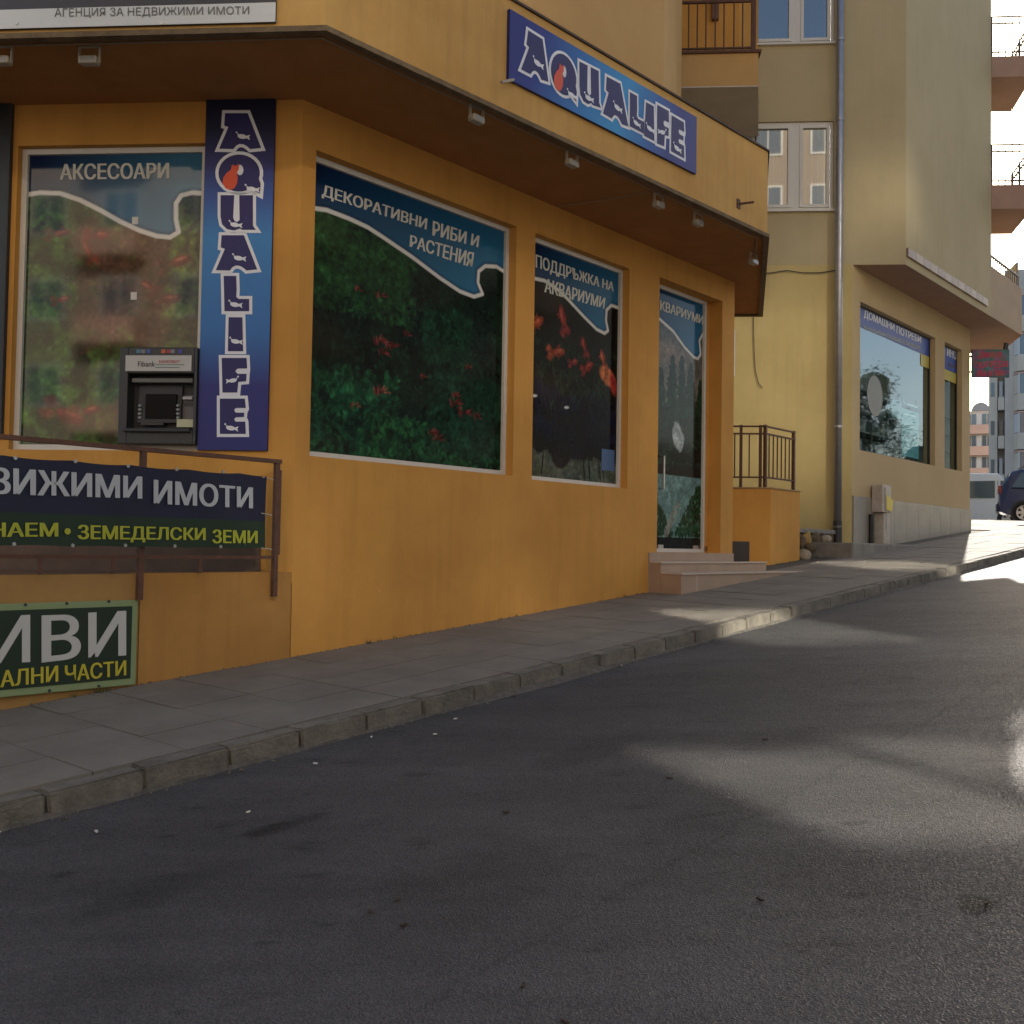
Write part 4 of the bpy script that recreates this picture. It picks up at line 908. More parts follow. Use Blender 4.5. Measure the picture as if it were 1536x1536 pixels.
corner_balcony(zb1, zt1, Ew.at(1510, 25)[1]-zt1, 'highest visible corner balcony with thin steel railing against the sky')
corner_balcony(zb1+2.65, zt1+2.65, 1.0, 'corner balcony above the frame'); corner_balcony(zb1+5.3, zt1+5.3, 1.0, 'topmost corner balcony')

# home windows on the beige wall
def home_window(hole, label, zdn):
    u0, u1, z0, z1 = hole; v = -.07
    w = build('window', frame(MB(), G, u0+.002, u1-.002, z0+.002, z1-.002, .05, v-.03, v+.03).box(G, gz(1187, 250)[0], gz(1200, 250)[0], v-.032, v+.032, z0+.052, z1-.052), M_PVC, back, label=label)
    for a, b in ((gx0+.06, gz(1187, 250)[0]), (gz(1200, 250)[0], gx1-.06)):
        build('sash', frame(MB(), G, a+.002, b-.002, z0+.055, z1-.055, .05, v-.02, v+.045), M_PVC, w)
        build('pane', MB().poly([G.P(a+.05, v, z0+.1), G.P(b-.05, v, z0+.1), G.P(b-.05, v, z1-.1), G.P(a+.05, v, z1-.1)]), M_GLASSG, w)
    build('sill', MB().box(G, u0-.01, u1+.03, -.02, .06, z0-.035, z0-.001), M_PVC, w)
    return w
wl = home_window(gl, 'lower white two-pane window with reflections and net curtains', 0); wu = home_window(gu, 'upper white two-pane window reflecting dark blue', 0)
for wv, hole, m_ in ((wl, gl, mat('net_curtain', (.50, .52, .48), .9)), (wu, gu, mat('blue_blind', (.02, .045, .085), .5))):
    mb = MB(); n_ = 40
    for k in range(n_):
        a = hole[0]+(hole[1]-hole[0])*k/n_; b = hole[0]+(hole[1]-hole[0])*(k+1)/n_; va, vb = (-.3+.02*math.sin(k*2.1), -.3+.02*math.sin((k+1)*2.1))
        mb.poly([G.P(a, va, hole[2]-.05), G.P(b, vb, hole[2]-.05), G.P(b, vb, hole[3]+.05), G.P(a, va, hole[3]+.05)])
    build('curtain', mb, m_, wv)
    build('room', MB().poly([G.P(hole[0]-.3, -1.2, hole[2]-.5), G.P(hole[1]+.3, -1.2, hole[2]-.5), G.P(hole[1]+.3, -1.2, hole[3]+.5), G.P(hole[0]-.3, -1.2, hole[3]+.5)]), M_INT, wv)

# balcony between the two buildings
VBx = 1.95
ba, bb = gz(994, 100, VBx)[0], gz(1137.5, 100, VBx)[0]; bz0, bz1 = gz(1060, 131, VBx)[1], gz(1060, 81, VBx)[1]
bc = gz(1137.5, 205, .02)[0]
mid = build('balcony', MB().prism([G.P(ba, VBx, 0)[:2], G.P(bb, VBx, 0)[:2], G.P(bc, .02, 0)[:2], G.P(ba-1, .02, 0)[:2]], bz0+.02, bz1), M_PINK, back, label='loggia balcony with brown railing above the canopy end')
build('soffit', MB().prism([G.P(ba+.002, VBx-.002, 0)[:2], G.P(bb-.002, VBx-.002, 0)[:2], G.P(bc, .025, 0)[:2], G.P(ba-1, .025, 0)[:2]], bz0, bz0+.018), M_GREYSOFF, mid)
build('slab_edge', MB().box(G, ba-.03, bb+.04, VBx-.2, VBx+.035, bz1+.001, bz1+.04), M_RUST, mid)
build('loggia_wall', MB().prism([G.P(ba-1.5, .65, 0)[:2], G.P(bb-.12, .65, 0)[:2], G.P(bc-.02, .03, 0)[:2], G.P(ba-1.5, .03, 0)[:2]], bz1+.002, 20), M_ORANGE, back)
build('balcony_top', MB().prism([G.P(ba, VBx, 0)[:2], G.P(bb, VBx, 0)[:2], G.P(bc, .02, 0)[:2], G.P(ba-1, .02, 0)[:2]], bz1+2.7, bz1+3.2), M_PINK, back)
vr = VBx-.05; zr0, zr1 = bz1+.04, gz(1060, 3, vr)[1]
mb = MB().box(G, gz(1003, 50, vr)[0], gz(1131, 50, vr)[0], vr-.02, vr+.02, zr1-.02, zr1+.02).box(G, gz(1003, 50, vr)[0], gz(1131, 50, vr)[0], vr-.015, vr+.015, gz(1060, 73, vr)[1]-.012, gz(1060, 73, vr)[1]+.012)
build('rail', mb, M_RUST, mid)
for px in (1005, 1009, 1016): u = gz(px, 40, vr)[0]; build('post', MB().box(G, u-.02, u+.02, vr-.021, vr+.021, zr0, zr1+.3), M_RUST, mid)
u = gz(1130, 40, vr)[0]; build('post', MB().box(G, u-.035, u+.035, vr-.025, vr+.025, zr0, zr1+.3), M_RUST, mid)
for px in (1033, 1046, 1059, 1073, 1086, 1101, 1114): u = gz(px, 40, vr)[0]; build('baluster', MB().tube([G.P(u, vr, zr0), G.P(u, vr, zr1)], .011, 6), M_RUST, mid)
q0 = G.P(gz(1003, 50, vr)[0], vr, zr1); q1 = G.P(gz(1003, 50, vr)[0]-.3, 1.0, zr1); build('side_rail', MB().tube([q0, q1], .018, 6).tube([(q0[0], q0[1], zr0+.1), (q1[0], q1[1], zr0+.1)], .018, 6), M_RUST, mid)
build('lamp_box', MB().box(G, gz(1068, 10, .7)[0], gz(1078, 10, .7)[0], .65, .75, gz(1070, 30, .7)[1], gz(1070, 30, .7)[1]+.9), mat('brown_wood', (.13, .06, .03), .6), back)

# household shop windows
def rshop(hole, label):
    u0, u1, z0, z1 = hole; v = NR-.12
    w = build('window', frame(MB(), F, u0+.002, u1-.002, z0+.002, z1-.002, .03, v-.02, v+.02), M_DARK, back, label=label)
    build('pane', MB().poly([F.P(u0+.03, v, z0+.03), F.P(u1-.03, v, z0+.03), F.P(u1-.03, v, z1-.03), F.P(u0+.03, v, z1-.03)]), M_GLASS, w)
    build('back_wall', MB().box(F, u0-.15, u1+.15, v-1.0, v-.9, z0-.1, z1+.15).box(F, u0-.2, u0-.15, v-1.0, v-.12, z0-.1, z1+.15).box(F, u1+.12, u1+.17, v-1.0, v-.12, z0-.1, z1+.15).box(F, u0-.2, u1+.17, v-1.0, v-.12, z1+.151, z1+.2).box(F, u0-.2, u1+.17, v-1.0, v-.12, z0-.15, z0-.101), M_INT2, w)
    return w
rv = NR-.12
wa = rshop(r1, 'large household shop window with blue header, shelves and teal poster'); wb = rshop(r2, 'tall narrow household shop window beside the street corner')
ra, rb_ = F.at(1292, 480, rv)[0], F.at(1391, 480, rv)[0]
build('blue_header', MB().box(F, r1[0]+.03, r1[1]-.03, rv+.004, rv+.008, 5.40, 5.735), mat('header_blue', lin(45, 75, 160), .5, var=.1), wa)
build('yellow_header', MB().box(F, r1[1]-.5, r1[1]-.03, rv+.0045, rv+.009, 5.16, 5.395), mat('header_yellow', lin(190, 175, 70), .5), wa)
letters(wa, [('ДОМАШНИ', [(1295, 464), (1341, 486), (1295, 478), (1341, 499)]), ('ПОТРЕБИ', [(1344, 488), (1381, 505), (1344, 500), (1381, 515)])], F, rv, lin(215, 215, 215), off=.010)
letters(wa, [('КУХНЕНСКИ СЪДОВЕ И ПРИБОРИ', [(1295, 488), (1380, 520), (1295, 495), (1380, 526)])], F, rv, lin(170, 170, 110), off=.010, name='small_lettering', bold=.0)
build('blue_header', MB().box(F, r2[0]+.03, r2[1]-.03, rv+.004, rv+.008, 5.30, 5.755), MATS['header_blue'], wb); build('yellow_header', MB().box(F, r2[0]+.03, r2[1]-.03, rv+.004, rv+.008, 5.08, 5.295), MATS['header_yellow'], wb)
letters(wb, [('ИНО', [(1420, 521), (1434, 526), (1420, 534), (1434, 540)])], F, rv, lin(215, 215, 215), off=.010)
letters(wb, [('СЪДОВЕ', [(1420, 544), (1434, 548), (1420, 550), (1434, 554)])], F, rv, lin(90, 80, 40), off=.010, name='small_lettering')
M_SHELF = mat('shelf_dark', (.05, .05, .05), .5); M_GOODS = [mat('goods_%d' % k, c, .5) for k, c in enumerate([(.45, .47, .46), (.2, .25, .24), (.35, .3, .22), (.1, .13, .14), (.5, .5, .5)])]
for w, hole in ((wa, r1), (wb, r2)):
    for z in (3.62, 3.98, 4.34): build('shelf', MB().box(F, hole[0]-.1, hole[1]+.1, rv-.5, rv-.12, z, z+.025), M_SHELF, w)
    for k, mg in enumerate(M_GOODS):
        mb = MB()
        for _ in range(14 if w is wa else 5):
            a = random.uniform(hole[0], hole[1]-.2); z = random.choice((3.27, 3.648, 4.008)); hh = random.uniform(.08, .26); ww = random.uniform(.05, .2)
            mb.tube([F.P(a+ww/2, rv-.3, z), F.P(a+ww/2, rv-.3, z+hh)], [ww*.4, ww*.5], 10)
        build('goods', mb, mg, w, kind='stuff')
    for k in range(5 if w is wa else 1):
        a = hole[0]+(hole[1]-hole[0])*(k+.5)/5; build('shelf_post', MB().box(F, a-.012, a+.012, rv-.13, rv-.11, 3.2, 4.5), M_SHELF, w)
mb = MB(); (a, _), (b, _) = F.at(1354, 650, rv), F.at(1379, 650, rv)
build('poster', MB().box(F, a, b, rv-.03, rv-.01, F.at(1366, 686, rv)[1], F.at(1366, 616, rv)[1]), mat('teal_poster', lin(50, 165, 180), .5), wa)
mb = MB(); 
for k in range(4): z = 4.35-k*.2; mb.box(F, a+.08, b-.08-.07*(k % 2), rv-.009, rv-.007, z-.04, z)
build('poster_print', mb, mat('poster_white', lin(190, 220, 220), .5), wa)
(a, _), (b, _) = F.at(1338, 650, rv), F.at(1354, 650, rv)
build('poster', MB().box(F, a, b-.02, rv-.03, rv-.01, F.at(1346, 627, rv)[1], F.at(1346, 600, rv)[1]), mat('teal_poster_dim', lin(60, 130, 140), .5), wa)
(a, za_) = F.at(1312, 594, rv)
build('round_sticker', MB().tube([F.P(a, rv+.004, za_), F.P(a, rv+.006, za_)], .36, 28), mat('sticker_film', (.10, .12, .12), .5), wa)
# stone plinth in tiles
k = float((Jp-F.o)@F.du)+.02
while k < rc-.02:
    e = min(k+.62, rc); build('plinth_tile', MB().box(F, k, e-.008, NR+.002, NR+.03, .9, 2.45+.0), M_MARBLE, back); k += .62
G2 = gz(1273, 780)[0]
build('apron', MB().box(F, float((Jp-F.o)@F.du)-1.3, 13.75, NR-.5, NR+.55, 1.0, 1.655), M_CONC, back, bevel=.02)

# meter cabinet
mc = thing('meter_cabinet', 'weathered grey electricity cabinet with a yellow warning sticker by the shop plinth', 'cabinet', F.P(F.at(1320, 800, -.18)[0], -.2, 1.65))
ma, mb_, mz = F.at(1304, 745, NR)[0]+.02, 0, 0
a = ma; b = F.at(1337, 745, -.18)[0]
build('upper_box', MB().box(F, a, b, NR+.032, -.18, F.at(1321, 768, -.18)[1], F.at(1321, 726, -.18)[1]), M_BOXW, mc, bevel=.012)
build('lower_box', MB().box(F, a+.12, b, NR+.032, -.2, 1.66, F.at(1321, 769, -.18)[1]), M_BOXW, mc, bevel=.012)
build('door', MB().box(F, a+.1, b-.06, -.179, -.168, F.at(1321, 765, -.18)[1], F.at(1321, 731, -.18)[1]), mat('cabinet_door', (.44, .40, .34), .5, var=.25, vscale=7), mc)
build('notice', MB().box(F, a+.25, b-.12, -.199, -.19, 1.9, 2.2), mat('pale_notice', (.55, .54, .5), .6), mc)
(u, z) = F.at(1335, 755, -.16)
build('warning_sticker', MB().prism([(0, 0), (0, 0), (0, 0)], 0, 0) if 0 else MB().hexa([F.P(u-.14, -.166, z-.12), F.P(u+.1, -.166, z-.14), F.P(u+.1, -.162, z-.14), F.P(u-.14, -.162, z-.12), F.P(u-.16, -.166, z+.15), F.P(u+.17, -.166, z+.05), F.P(u+.17, -.162, z+.05), F.P(u-.16, -.162, z+.15)]), mat('warning_yellow', lin(205, 185, 40), .5), mc)
u = F.at(1307, 790, NR+.08)[0]; build('conduit', MB().tube([F.P(u, NR+.08, F.at(1307, 772, NR)[1]), F.P(u, NR+.08, 1.66)], .04, 10), M_BLACK, mc)

# drainpipe
PV = .16; pu = gz(1258, 500, PV)[0]
dp = thing('drainpipe', 'tall grey metal drainpipe running down the yellow wall', 'drainpipe', G.P(pu, PV, 1.7))
build('pipe', MB().tube([G.P(pu, PV, gz(1254, 812, PV)[1]), G.P(pu, PV, 6.25), G.P(pu, PV, 19.5)], .062, 20, True), M_PIPE, dp, smooth=True)
for y in (790, 640, 420, 330, 180, 60):
    z = gz(1256, y, PV)[1]; build('pipe_clip', MB().tube([G.P(pu, PV, z-.02), G.P(pu, PV, z+.02)], .07, 16).box(G, pu-.015, pu+.015, .0, PV-.05, z-.015, z+.015), M_PIPE, dp)
build('shoe', MB().tube([G.P(pu, PV, gz(1254, 812, PV)[1]-.02), G.P(pu, PV, gz(1254, 700, PV)[1]-.9)], .07, 16), M_DARK, dp)
mb = MB(); pts = [G.P(gz(1105+25*k, 406, .03)[0], .03, gz(1105, 406, .03)[1]-.05*math.sin(PI*((k % 3)/3))) for k in range(7)]
build('wall_cable', MB().tube(pts, .008, 5), M_DARK, label='thin dark cable sagging across the yellow wall under the window', cat='cable')
pts = [G.P(gz(x, y, .03)[0], .03, gz(x, y, .03)[1]) for x, y in ((1130, 470), (1131, 520), (1133, 555), (1138, 575), (1144, 582))]
build('loose_wire', MB().tube(pts, .007, 5), M_DARK, label='short loose wire dangling on the yellow wall above the brown railing', cat='wire')

# entrance stair block with railing
NB = -.42; ea = F.at(1156, 790, NB)[0]; eb = F.at(1200, 790, NB)[0]; ZB = F.at(1156, 733, NB)[1]
en = thing('entrance_wall', 'orange plastered stair wall at the side entrance beside the shop steps', 'wall', F.P(ea, NB, 1.3))
A_ = V2(F.P(ea, NB, 0)[:2]); EL = Fr(A_, LD, LN)
mb = MB().prism([tuple(A_), F.P(eb, NB, 0)[:2], F.P(eb, NB-.22, 0)[:2], tuple(isect(F, NB-.22, EL, -.22)), EL.P(2.2, -.22, 0)[:2], EL.P(2.2, 0, 0)[:2]], .8, ZB)
build('parapet', mb, M_ORANGE, en, bevel=.01)
build('capping', MB().prism([tuple(isect(F, NB+.012, EL, .012)), F.P(eb+.01, NB+.012, 0)[:2], F.P(eb+.01, NB-.23, 0)[:2], tuple(isect(F, NB-.23, EL, -.23)), EL.P(2.2, -.23, 0)[:2], EL.P(2.2, .012, 0)[:2]], ZB+.001, ZB+.02), mat('worn_capping', (.42, .27, .12), .8, bump=.3, var=.3, vscale=10), en)
mb = MB().box(EL, EL.at(1124, 825)[0], EL.at(1099, 825)[0]+.5, .002, .01, 1.3, EL.at(1110, 812)[1]); build('dark_recess_patch', mb, M_BLACK, en)  # flat black sheet standing in for the shade inside a low gap
er = thing('entrance_railing', 'brown steel railing on top of the stair wall at the side entrance', 'railing', F.P(ea, NB-.1, ZB))
zt_ = F.at(1156, 641, NB-.1)[1]; zm = F.at(1156, 652, NB-.1)[1]; zl = F.at(1156, 717, NB-.1)[1]
Bv = NB-.1
for z in (zt_, zm, zl):
    build('rail', MB().box(F, ea-.05, eb+.02, Bv-.014, Bv+.014, z-.012, z+.012), M_RUST, er)
    build('rail', MB().box(EL, .06, 2.1, -.114, -.086, z-.012+.0, z+.012), M_RUST, er)
for fr_, vv, lst, thick in ((F, Bv, [ea+.01, eb-.03], .022), (EL, -.1, [.14, .42, 1.4], .02)):
    for a in lst: build('post', MB().box(fr_, a-thick, a+thick, vv-thick, vv+thick, ZB+.021, zt_+.02), M_RUST, er)
for k in range(1, 7): a = ea+(eb-ea-.04)*k/7; build('baluster', MB().tube([F.P(a, Bv, zl), F.P(a, Bv, zm)], .010, 6), M_RUST, er)
for k in range(8): a = .3+k*.21; build('baluster', MB().tube([EL.P(a, -.1, zl), EL.P(a, -.1, zm)], .010, 6), M_RUST, er)
# small upright sign seen nearly edge-on at the end of the shop wall
e0 = V2(F.P(tr+.012, -.05, 0)[:2]); dd = V2((.272, .962)); dd /= np.linalg.norm(dd); SG = Fr(e0, dd, V2((dd[1], -dd[0])))
z0, z1 = F.at(1104, 551)[1], F.at(1104, 478)[1]
sm = thing('edge_sign', 'small white upright sign seen almost edge-on at the end of the orange wall', 'sign', (*e0, z0))
build('panel', MB().box(SG, 0, .78, -.02, 0, z0, z1), M_WHITE, sm)
mb = MB()
for k in range(9): z = z0+.04+(z1-z0-.08)*k/9; mb.box(SG, .25, .62, -.026, -.021, z, z+.035)
build('lettering', mb, M_DARK, sm)

# rubble at the foot of the yellow wall
ru = thing('rubble_footing', 'broken stone and concrete footing between stair wall and drainpipe', 'footing', F.P(10.2, -.6, 1.35))
build('ledge', MB().box(F, eb+.03, 11.4, NB-.5, NB-.08, F.at(1220, 800, NB)[1], F.at(1220, 793, NB)[1]), M_CONC, ru, bevel=.02)
build('backing', MB().box(F, eb+.03, 11.4, NB-.5, NB-.12, .9, F.at(1220, 801, NB)[1]), mat('brown_mortar', (.14, .10, .06), .95, bump=.8, bscale=20, var=.4, vscale=8), ru)
def rock(px, py, s, m_, sq=(1, 1, 1), v=NB, seed=0):
    rd = random.Random(seed); u, z = F.at(px, py, v); bm = bmesh.new(); bmesh.ops.create_icosphere(bm, subdivisions=2, radius=1)
    ax = [Vector([rd.gauss(0, 1) for _ in range(3)]).normalized() for _ in range(9)]
    for q in bm.verts:
        for a_ in ax:
            d_ = q.co.dot(a_)
            if d_ > .72: q.co -= a_*(d_-.72)
        q.co = Vector((q.co.x*s*sq[0], q.co.y*s*sq[1], q.co.z*s*sq[2]))
    p = Vector(F.P(u, v, z)); w = WL[ru.name].inverted()
    for q in bm.verts: q.co = w @ (q.co+p)
    me = bpy.data.meshes.new('stone'); bm.to_mesh(me); bm.free(); me.materials.append(m_); link(bpy.data.objects.new('stone', me), ru)
M_ST = [mat('stone_pale', (.42, .36, .26), .9, bump=.6, bscale=25, var=.35, vscale=9), mat('stone_dark', (.16, .12, .08), .9, bump=.6, bscale=25, var=.3, vscale=9), mat('stone_ochre', (.45, .30, .10), .9, bump=.6, var=.3, vscale=9)]
rock(1233, 829, .24, M_ST[0], (1, .6, .75), NB+.0, 1); rock(1210, 808, .13, M_ST[2], (.7, .5, 1), NB-.1, 2); rock(1222, 807, .12, M_ST[1], (1, .5, .9), NB-.1, 3)
rock(1236, 809, .14, M_ST[0], (1.1, .5, .6), NB-.12, 4); rock(1206, 832, .12, M_ST[0], (1, .6, 1), NB-.02, 5); rock(1216, 820, .09, M_ST[1], (1, .6, 1), NB-.05, 6); rock(1250, 830, .12, M_ST[0], (1.3, .6, .7), NB+.05, 7); rock(1203, 812, .10, M_ST[1], (.7, .6, 1.2), NB-.05, 8)

# hanging sign at the street corner
HG = Fr(eR, -LD, LN)
hs = thing('hanging_sign', 'colourful sign with red lettering projecting from the street corner of the shop', 'sign', HG.P(.4, 0, 5))
a, b = HG.at(1458, 540)[0], HG.at(1514, 540)[0]; z0, z1 = HG.at(1485, 566)[1], HG.at(1485, 524)[1]
p = Paint(50, 40, b-a, z1-z0); p.C[:] = lin(70, 110, 110)
for _ in range(60): p.blob(random.random()*p.w, random.random()*p.h, .12, .05, random.random()*3, random.choice([lin(90, 80, 130), lin(60, 120, 90), lin(120, 70, 110), lin(80, 130, 140), lin(150, 80, 120)]), .6, .6)
build('panel', MB().box(HG, a, b, -.06, -.001, z0, z1), mat('sign_edge', lin(60, 90, 80), .5), hs); p.mesh('print', HG, a+.003, b-.003, z0+.003, z1-.003, .001, M_PRINT, hs)
letters(hs, [('ДОМАШНИ', [(1467, 529), (1503, 527), (1467, 539), (1503, 538)]), ('ПОТРЕБИ', [(1463, 543), (1511, 541), (1463, 552), (1511, 551)]), ('IIUI III IIAI', [(1466, 556), (1505, 555), (1466, 564), (1505, 564)])], HG, 0, lin(205, 50, 80), off=.004, name='red_lettering', bold=.02)
build('bracket', MB().tube([HG.P(-.02, -.03, z0+.12), HG.P(a, -.03, z0+.12)], .02, 6).tube([HG.P(-.02, -.03, z1-.15), HG.P(a, -.03, z1-.15)], .02, 6), M_DARK, hs)
build('camera_stub', MB().tube([HG.P(b-.07, -.03, z1), HG.P(b-.05, -.03, z1+.14)], .05, 8), M_BLACK, hs)

# ================================================================== VEHICLES AT THE TOP OF THE STREET
M_BLUE = mat('dark_blue_paint', (.006, .030, .11), .3, coat=.4); M_TYRE = mat('tyre', (.015, .015, .015), .8); M_RIM = mat('alloy', (.5, .5, .5), .35, metal=.8)
M_CGL = mat('car_glass', (.10, .13, .13), .05, spec=.8); M_VANW = mat('van_white', (.80, .78, .73), .35, coat=.3); M_TRIM = mat('black_trim', (.02, .02, .022), .5)
M_RED = mat('tail_light', (.25, .01, .01), .2); M_CLEAR = mat('head_light', (.6, .6, .6), .15)
def wheel(root, x, y, r, wd):
    s = 1 if y > 0 else -1
    w = build('wheel', MB().tube([(x, y-s*wd, r), (x, y, r)], r*.97, 28), M_DARK, root, local=True)
    build('tyre', MB().tube([(x, y-s*wd, r), (x, y-s*wd*.9, r), (x, y-s*.02, r), (x, y+s*.004, r)], [r*.93, r, r, r*.94], 28), M_TYRE, w, local=True, smooth=False)
    mb = MB().tube([(x, y+s*.003, r), (x, y+s*.014, r)], r*.22, 14)
    for k in range(6):
        a = k*PI/3; c, q = math.cos(a), math.sin(a); pts = [(x-q*.035*e[0]+c*e[1]*r, y+s*e[2], r+c*.035*e[0]+q*e[1]*r) for e in ((-1, .1, .012), (1, .1, .012), (1.3, .60, .010), (-1.3, .60, .010))]
        mb.hexa([(p[0], p[1]-s*.01, p[2]) for p in pts]+pts)
    n = 28
    for k in range(n):
        a, b = 2*PI*k/n, 2*PI*(k+1)/n; i = len(mb.v)
        mb.v += [(x+math.cos(t_)*r*f_, y+s*o_, r+math.sin(t_)*r*f_) for t_ in (a, b) for f_, o_ in ((.58, .012), (.68, .016))]; mb.f.append((i, i+1, i+3, i+2))
    build('rim', mb, M_RIM, w, local=True)
def vehicle(name, label, cat, loc, rz, prof, belt, halfw, topw, paint, wheels, r, glass, extras):
    """prof: side outline from rear foot clockwise [(x,z)]; width narrows above the belt line"""
    root = thing(name, label, cat, loc, rz)
    bm = bmesh.new(); ys = [-1, -.93, .93, 1]
    def W_(z, e): return (halfw if z <= belt else halfw+(topw-halfw)*(z-belt)/(max(p[1] for p in prof)-belt))*e
    rings = []
    for e in ys:
        sh = .03 if abs(e) == 1 else 0
        cx = sum(p[0] for p in prof)/len(prof); cz = sum(p[1] for p in prof)/len(prof)
        rings.append([bm.verts.new((x+(sh if x < cx else -sh), W_(z, e), z-(sh if z > cz else -sh*.3))) for x, z in prof])
    n = len(prof)
    for a, b in zip(rings, rings[1:]):
        for k in range(n): bm.faces.new((a[k], a[(k+1) % n], b[(k+1) % n], b[k]))
    bm.faces.new(list(reversed(rings[0]))); bm.faces.new(rings[-1])
    bmesh.ops.recalc_face_normals(bm, faces=bm.faces)
    me = bpy.data.meshes.new('body'); bm.to_mesh(me); bm.free(); me.materials.append(paint)
    o = bpy.data.objects.new('body', me); link(o, root)
    for p in me.polygons: p.use_smooth = False
    for x in wheels:
        for s in (-1, 1):
            mb = MB().tube([(x, s*(halfw-.12), r), (x, s*(halfw+.006), r)], r*1.17, 24); build('wheel_arch', mb, M_TRIM, root, local=True); wheel(root, x, s*(halfw+.02), r, .2)
    for nm, pts, m_ in glass:                      # side glass polygons, both sides, lying on the tapering side
        for s in (-1, 1):
            def Y(z, o_): return s*(W_(z, 1)+o_)
            a = [(x, Y(z, .002), z) for x, z in pts]; b = [(x, Y(z, .012), z) for x, z in pts]; mb = MB(); i = len(pts)
            mb.v = a+b; mb.f = [tuple(range(i)), tuple(range(i, 2*i))]+[(k, (k+1) % i, i+(k+1) % i, i+k) for k in range(i)]; build(nm, mb, m_, root, local=True)
    extras(root); return root
RZ = -.43
cl = V2((14.42+.35, 31.6)); q = cl-C0
def car_x(root):
    for s in (-1, 1):
        build('roof_rail', MB().tube([(.55, s*.62, 1.62), (.7, s*.62, 1.67), (2.4, s*.62, 1.68), (2.6, s*.62, 1.62)], .018, 6), M_TRIM, root, local=True)
        build('tail_light', MB().lbox(-.01, .10, s*.80-.07, s*.80+.07, .85, 1.12), M_RED, root, local=True, bevel=.02)
        build('headlight', MB().lbox(4.12, 4.22, s*.68-.14, s*.68+.14, .62, .76), M_CLEAR, root, local=True, bevel=.02)
        build('mirror', MB().lbox(3.0, 3.14, s*.98-.1, s*.98+.1, 1.0, 1.14), M_TRIM, root, local=True, bevel=.03)
        build('side_trim', MB().lbox(1.05, 3.0, s*.885-.008, s*.885+.008, .52, .60), M_TRIM, root, local=True)
        build('handle', MB().lbox(1.75, 1.92, s*.885-.012, s*.885+.012, .93, .96), M_TRIM, root, local=True)
        for x in (1.12, 2.1, 3.02): build('door_gap', MB().lbox(x-.006, x+.006, s*.882-.004, s*.882+.004, .35, 1.02), M_TRIM, root, local=True)
    build('rear_bumper', MB().lbox(-.06, .14, -.84, .84, .34, .60), mat('bumper_blue', (.02, .025, .05), .5), root, local=True, bevel=.05)
    build('rear_window', MB().hexa([(.03, -.66, 1.08), (.03, .66, 1.08), (.05, .66, 1.08), (.05, -.66, 1.08), (.30, -.58, 1.5), (.30, .58, 1.5), (.33, .58, 1.5), (.33, -.58, 1.5)]), M_CGL, root, local=True)
vehicle('parked_car', 'dark blue estate-type family car parked at the top of the street', 'car', (*cl, h(float(q@D))-.03), RZ,
  [(.05, .34), (-.02, .62), (.0, .98), (.08, 1.12), (.38, 1.54), (.62, 1.61), (1.6, 1.64), (2.45, 1.58), (3.25, 1.05), (4.0, .86), (4.2, .70), (4.25, .35), (4.0, .24), (.3, .24)], 1.0, .88, .66, M_BLUE, (.70, 3.35), .315,
  [('side_window', [(.36, 1.06), (.92, 1.04), (.96, 1.50), (.62, 1.50)], M_CGL), ('side_window', [(1.10, 1.04), (2.02, 1.03), (2.02, 1.50), (1.10, 1.51)], M_CGL), ('side_window', [(2.14, 1.03), (3.02, 1.06), (2.52, 1.48), (2.14, 1.50)], M_CGL)], car_x)
vl = V2((14.6, 39.6)); q = vl-C0
def van_x(root):
    for s in (-1, 1):
        for k in range(5): build('slat', MB().lbox(1.42, 2.36, s*.90-.02, s*.90+.04, 1.16+k*.11, 1.19+k*.11), mat('slat_grey', (.09, .09, .09), .4), root, local=True)
        build('headlight', MB().lbox(4.84, 4.94, s*.7-.12, s*.7+.12, .7, .95), M_CLEAR, root, local=True, bevel=.02)
        build('tail_light', MB().lbox(-.01, .04, s*.84-.05, s*.84+.05, .9, 1.4), M_RED, root, local=True)
        build('side_trim', MB().lbox(1.3, 1.62, s*.94-.006, s*.94+.006, .78, .81), M_TRIM, root, local=True)
        for x in (1.2, 2.5, 3.6): build('door_gap', MB().lbox(x-.008, x+.008, s*.935-.006, s*.935+.006, .35, 1.7), M_TRIM, root, local=True)
    build('bumper', MB().lbox(-.08, .1, -.9, .9, .3, .55), M_TRIM, root, local=True, bevel=.04)
vehicle('parked_van', 'white van with a dark louvred side window parked behind the blue car', 'van', (*vl, h(float(q@D))-.02), RZ-.06,
  [(.02, .3), (.0, 1.0), (.1, 1.85), (.3, 1.98), (2.0, 2.02), (3.6, 1.97), (4.3, 1.2), (4.85, 1.0), (4.95, .6), (4.9, .3)], 1.1, .93, .80, M_VANW, (.95, 3.95), .33,
  [('side_window', [(1.36, 1.08), (2.42, 1.08), (2.42, 1.70), (1.36, 1.70)], M_BLACK), ('side_window', [(2.65, 1.08), (3.5, 1.08), (3.5, 1.70), (2.65, 1.70)], M_CGL), ('side_window', [(3.68, 1.08), (4.2, 1.12), (3.75, 1.70), (3.68, 1.70)], M_CGL)], van_x)

# ================================================================== FAR BUILDINGS
M_FARB = mat('far_beige', (.66, .58, .48), .9, var=.15, vscale=.3); M_FARB2 = mat('far_grey', (.60, .54, .48), .9, var=.15, vscale=.3); M_FARP = mat('far_pink', (.62, .42, .33), .9, var=.1, vscale=.4)
M_FGL = mat('far_glass', (.10, .13, .16), .08, spec=.8); M_FWH = mat('far_white', (.6, .6, .6), .6)
def on_d(px, py, Y): r = CM.to_3x3() @ Vector(((px-768)/FPX, (768-py)/FPX, -1)); k = Y/r.y; return (r.x*k, Y, EYE+r.z*k)
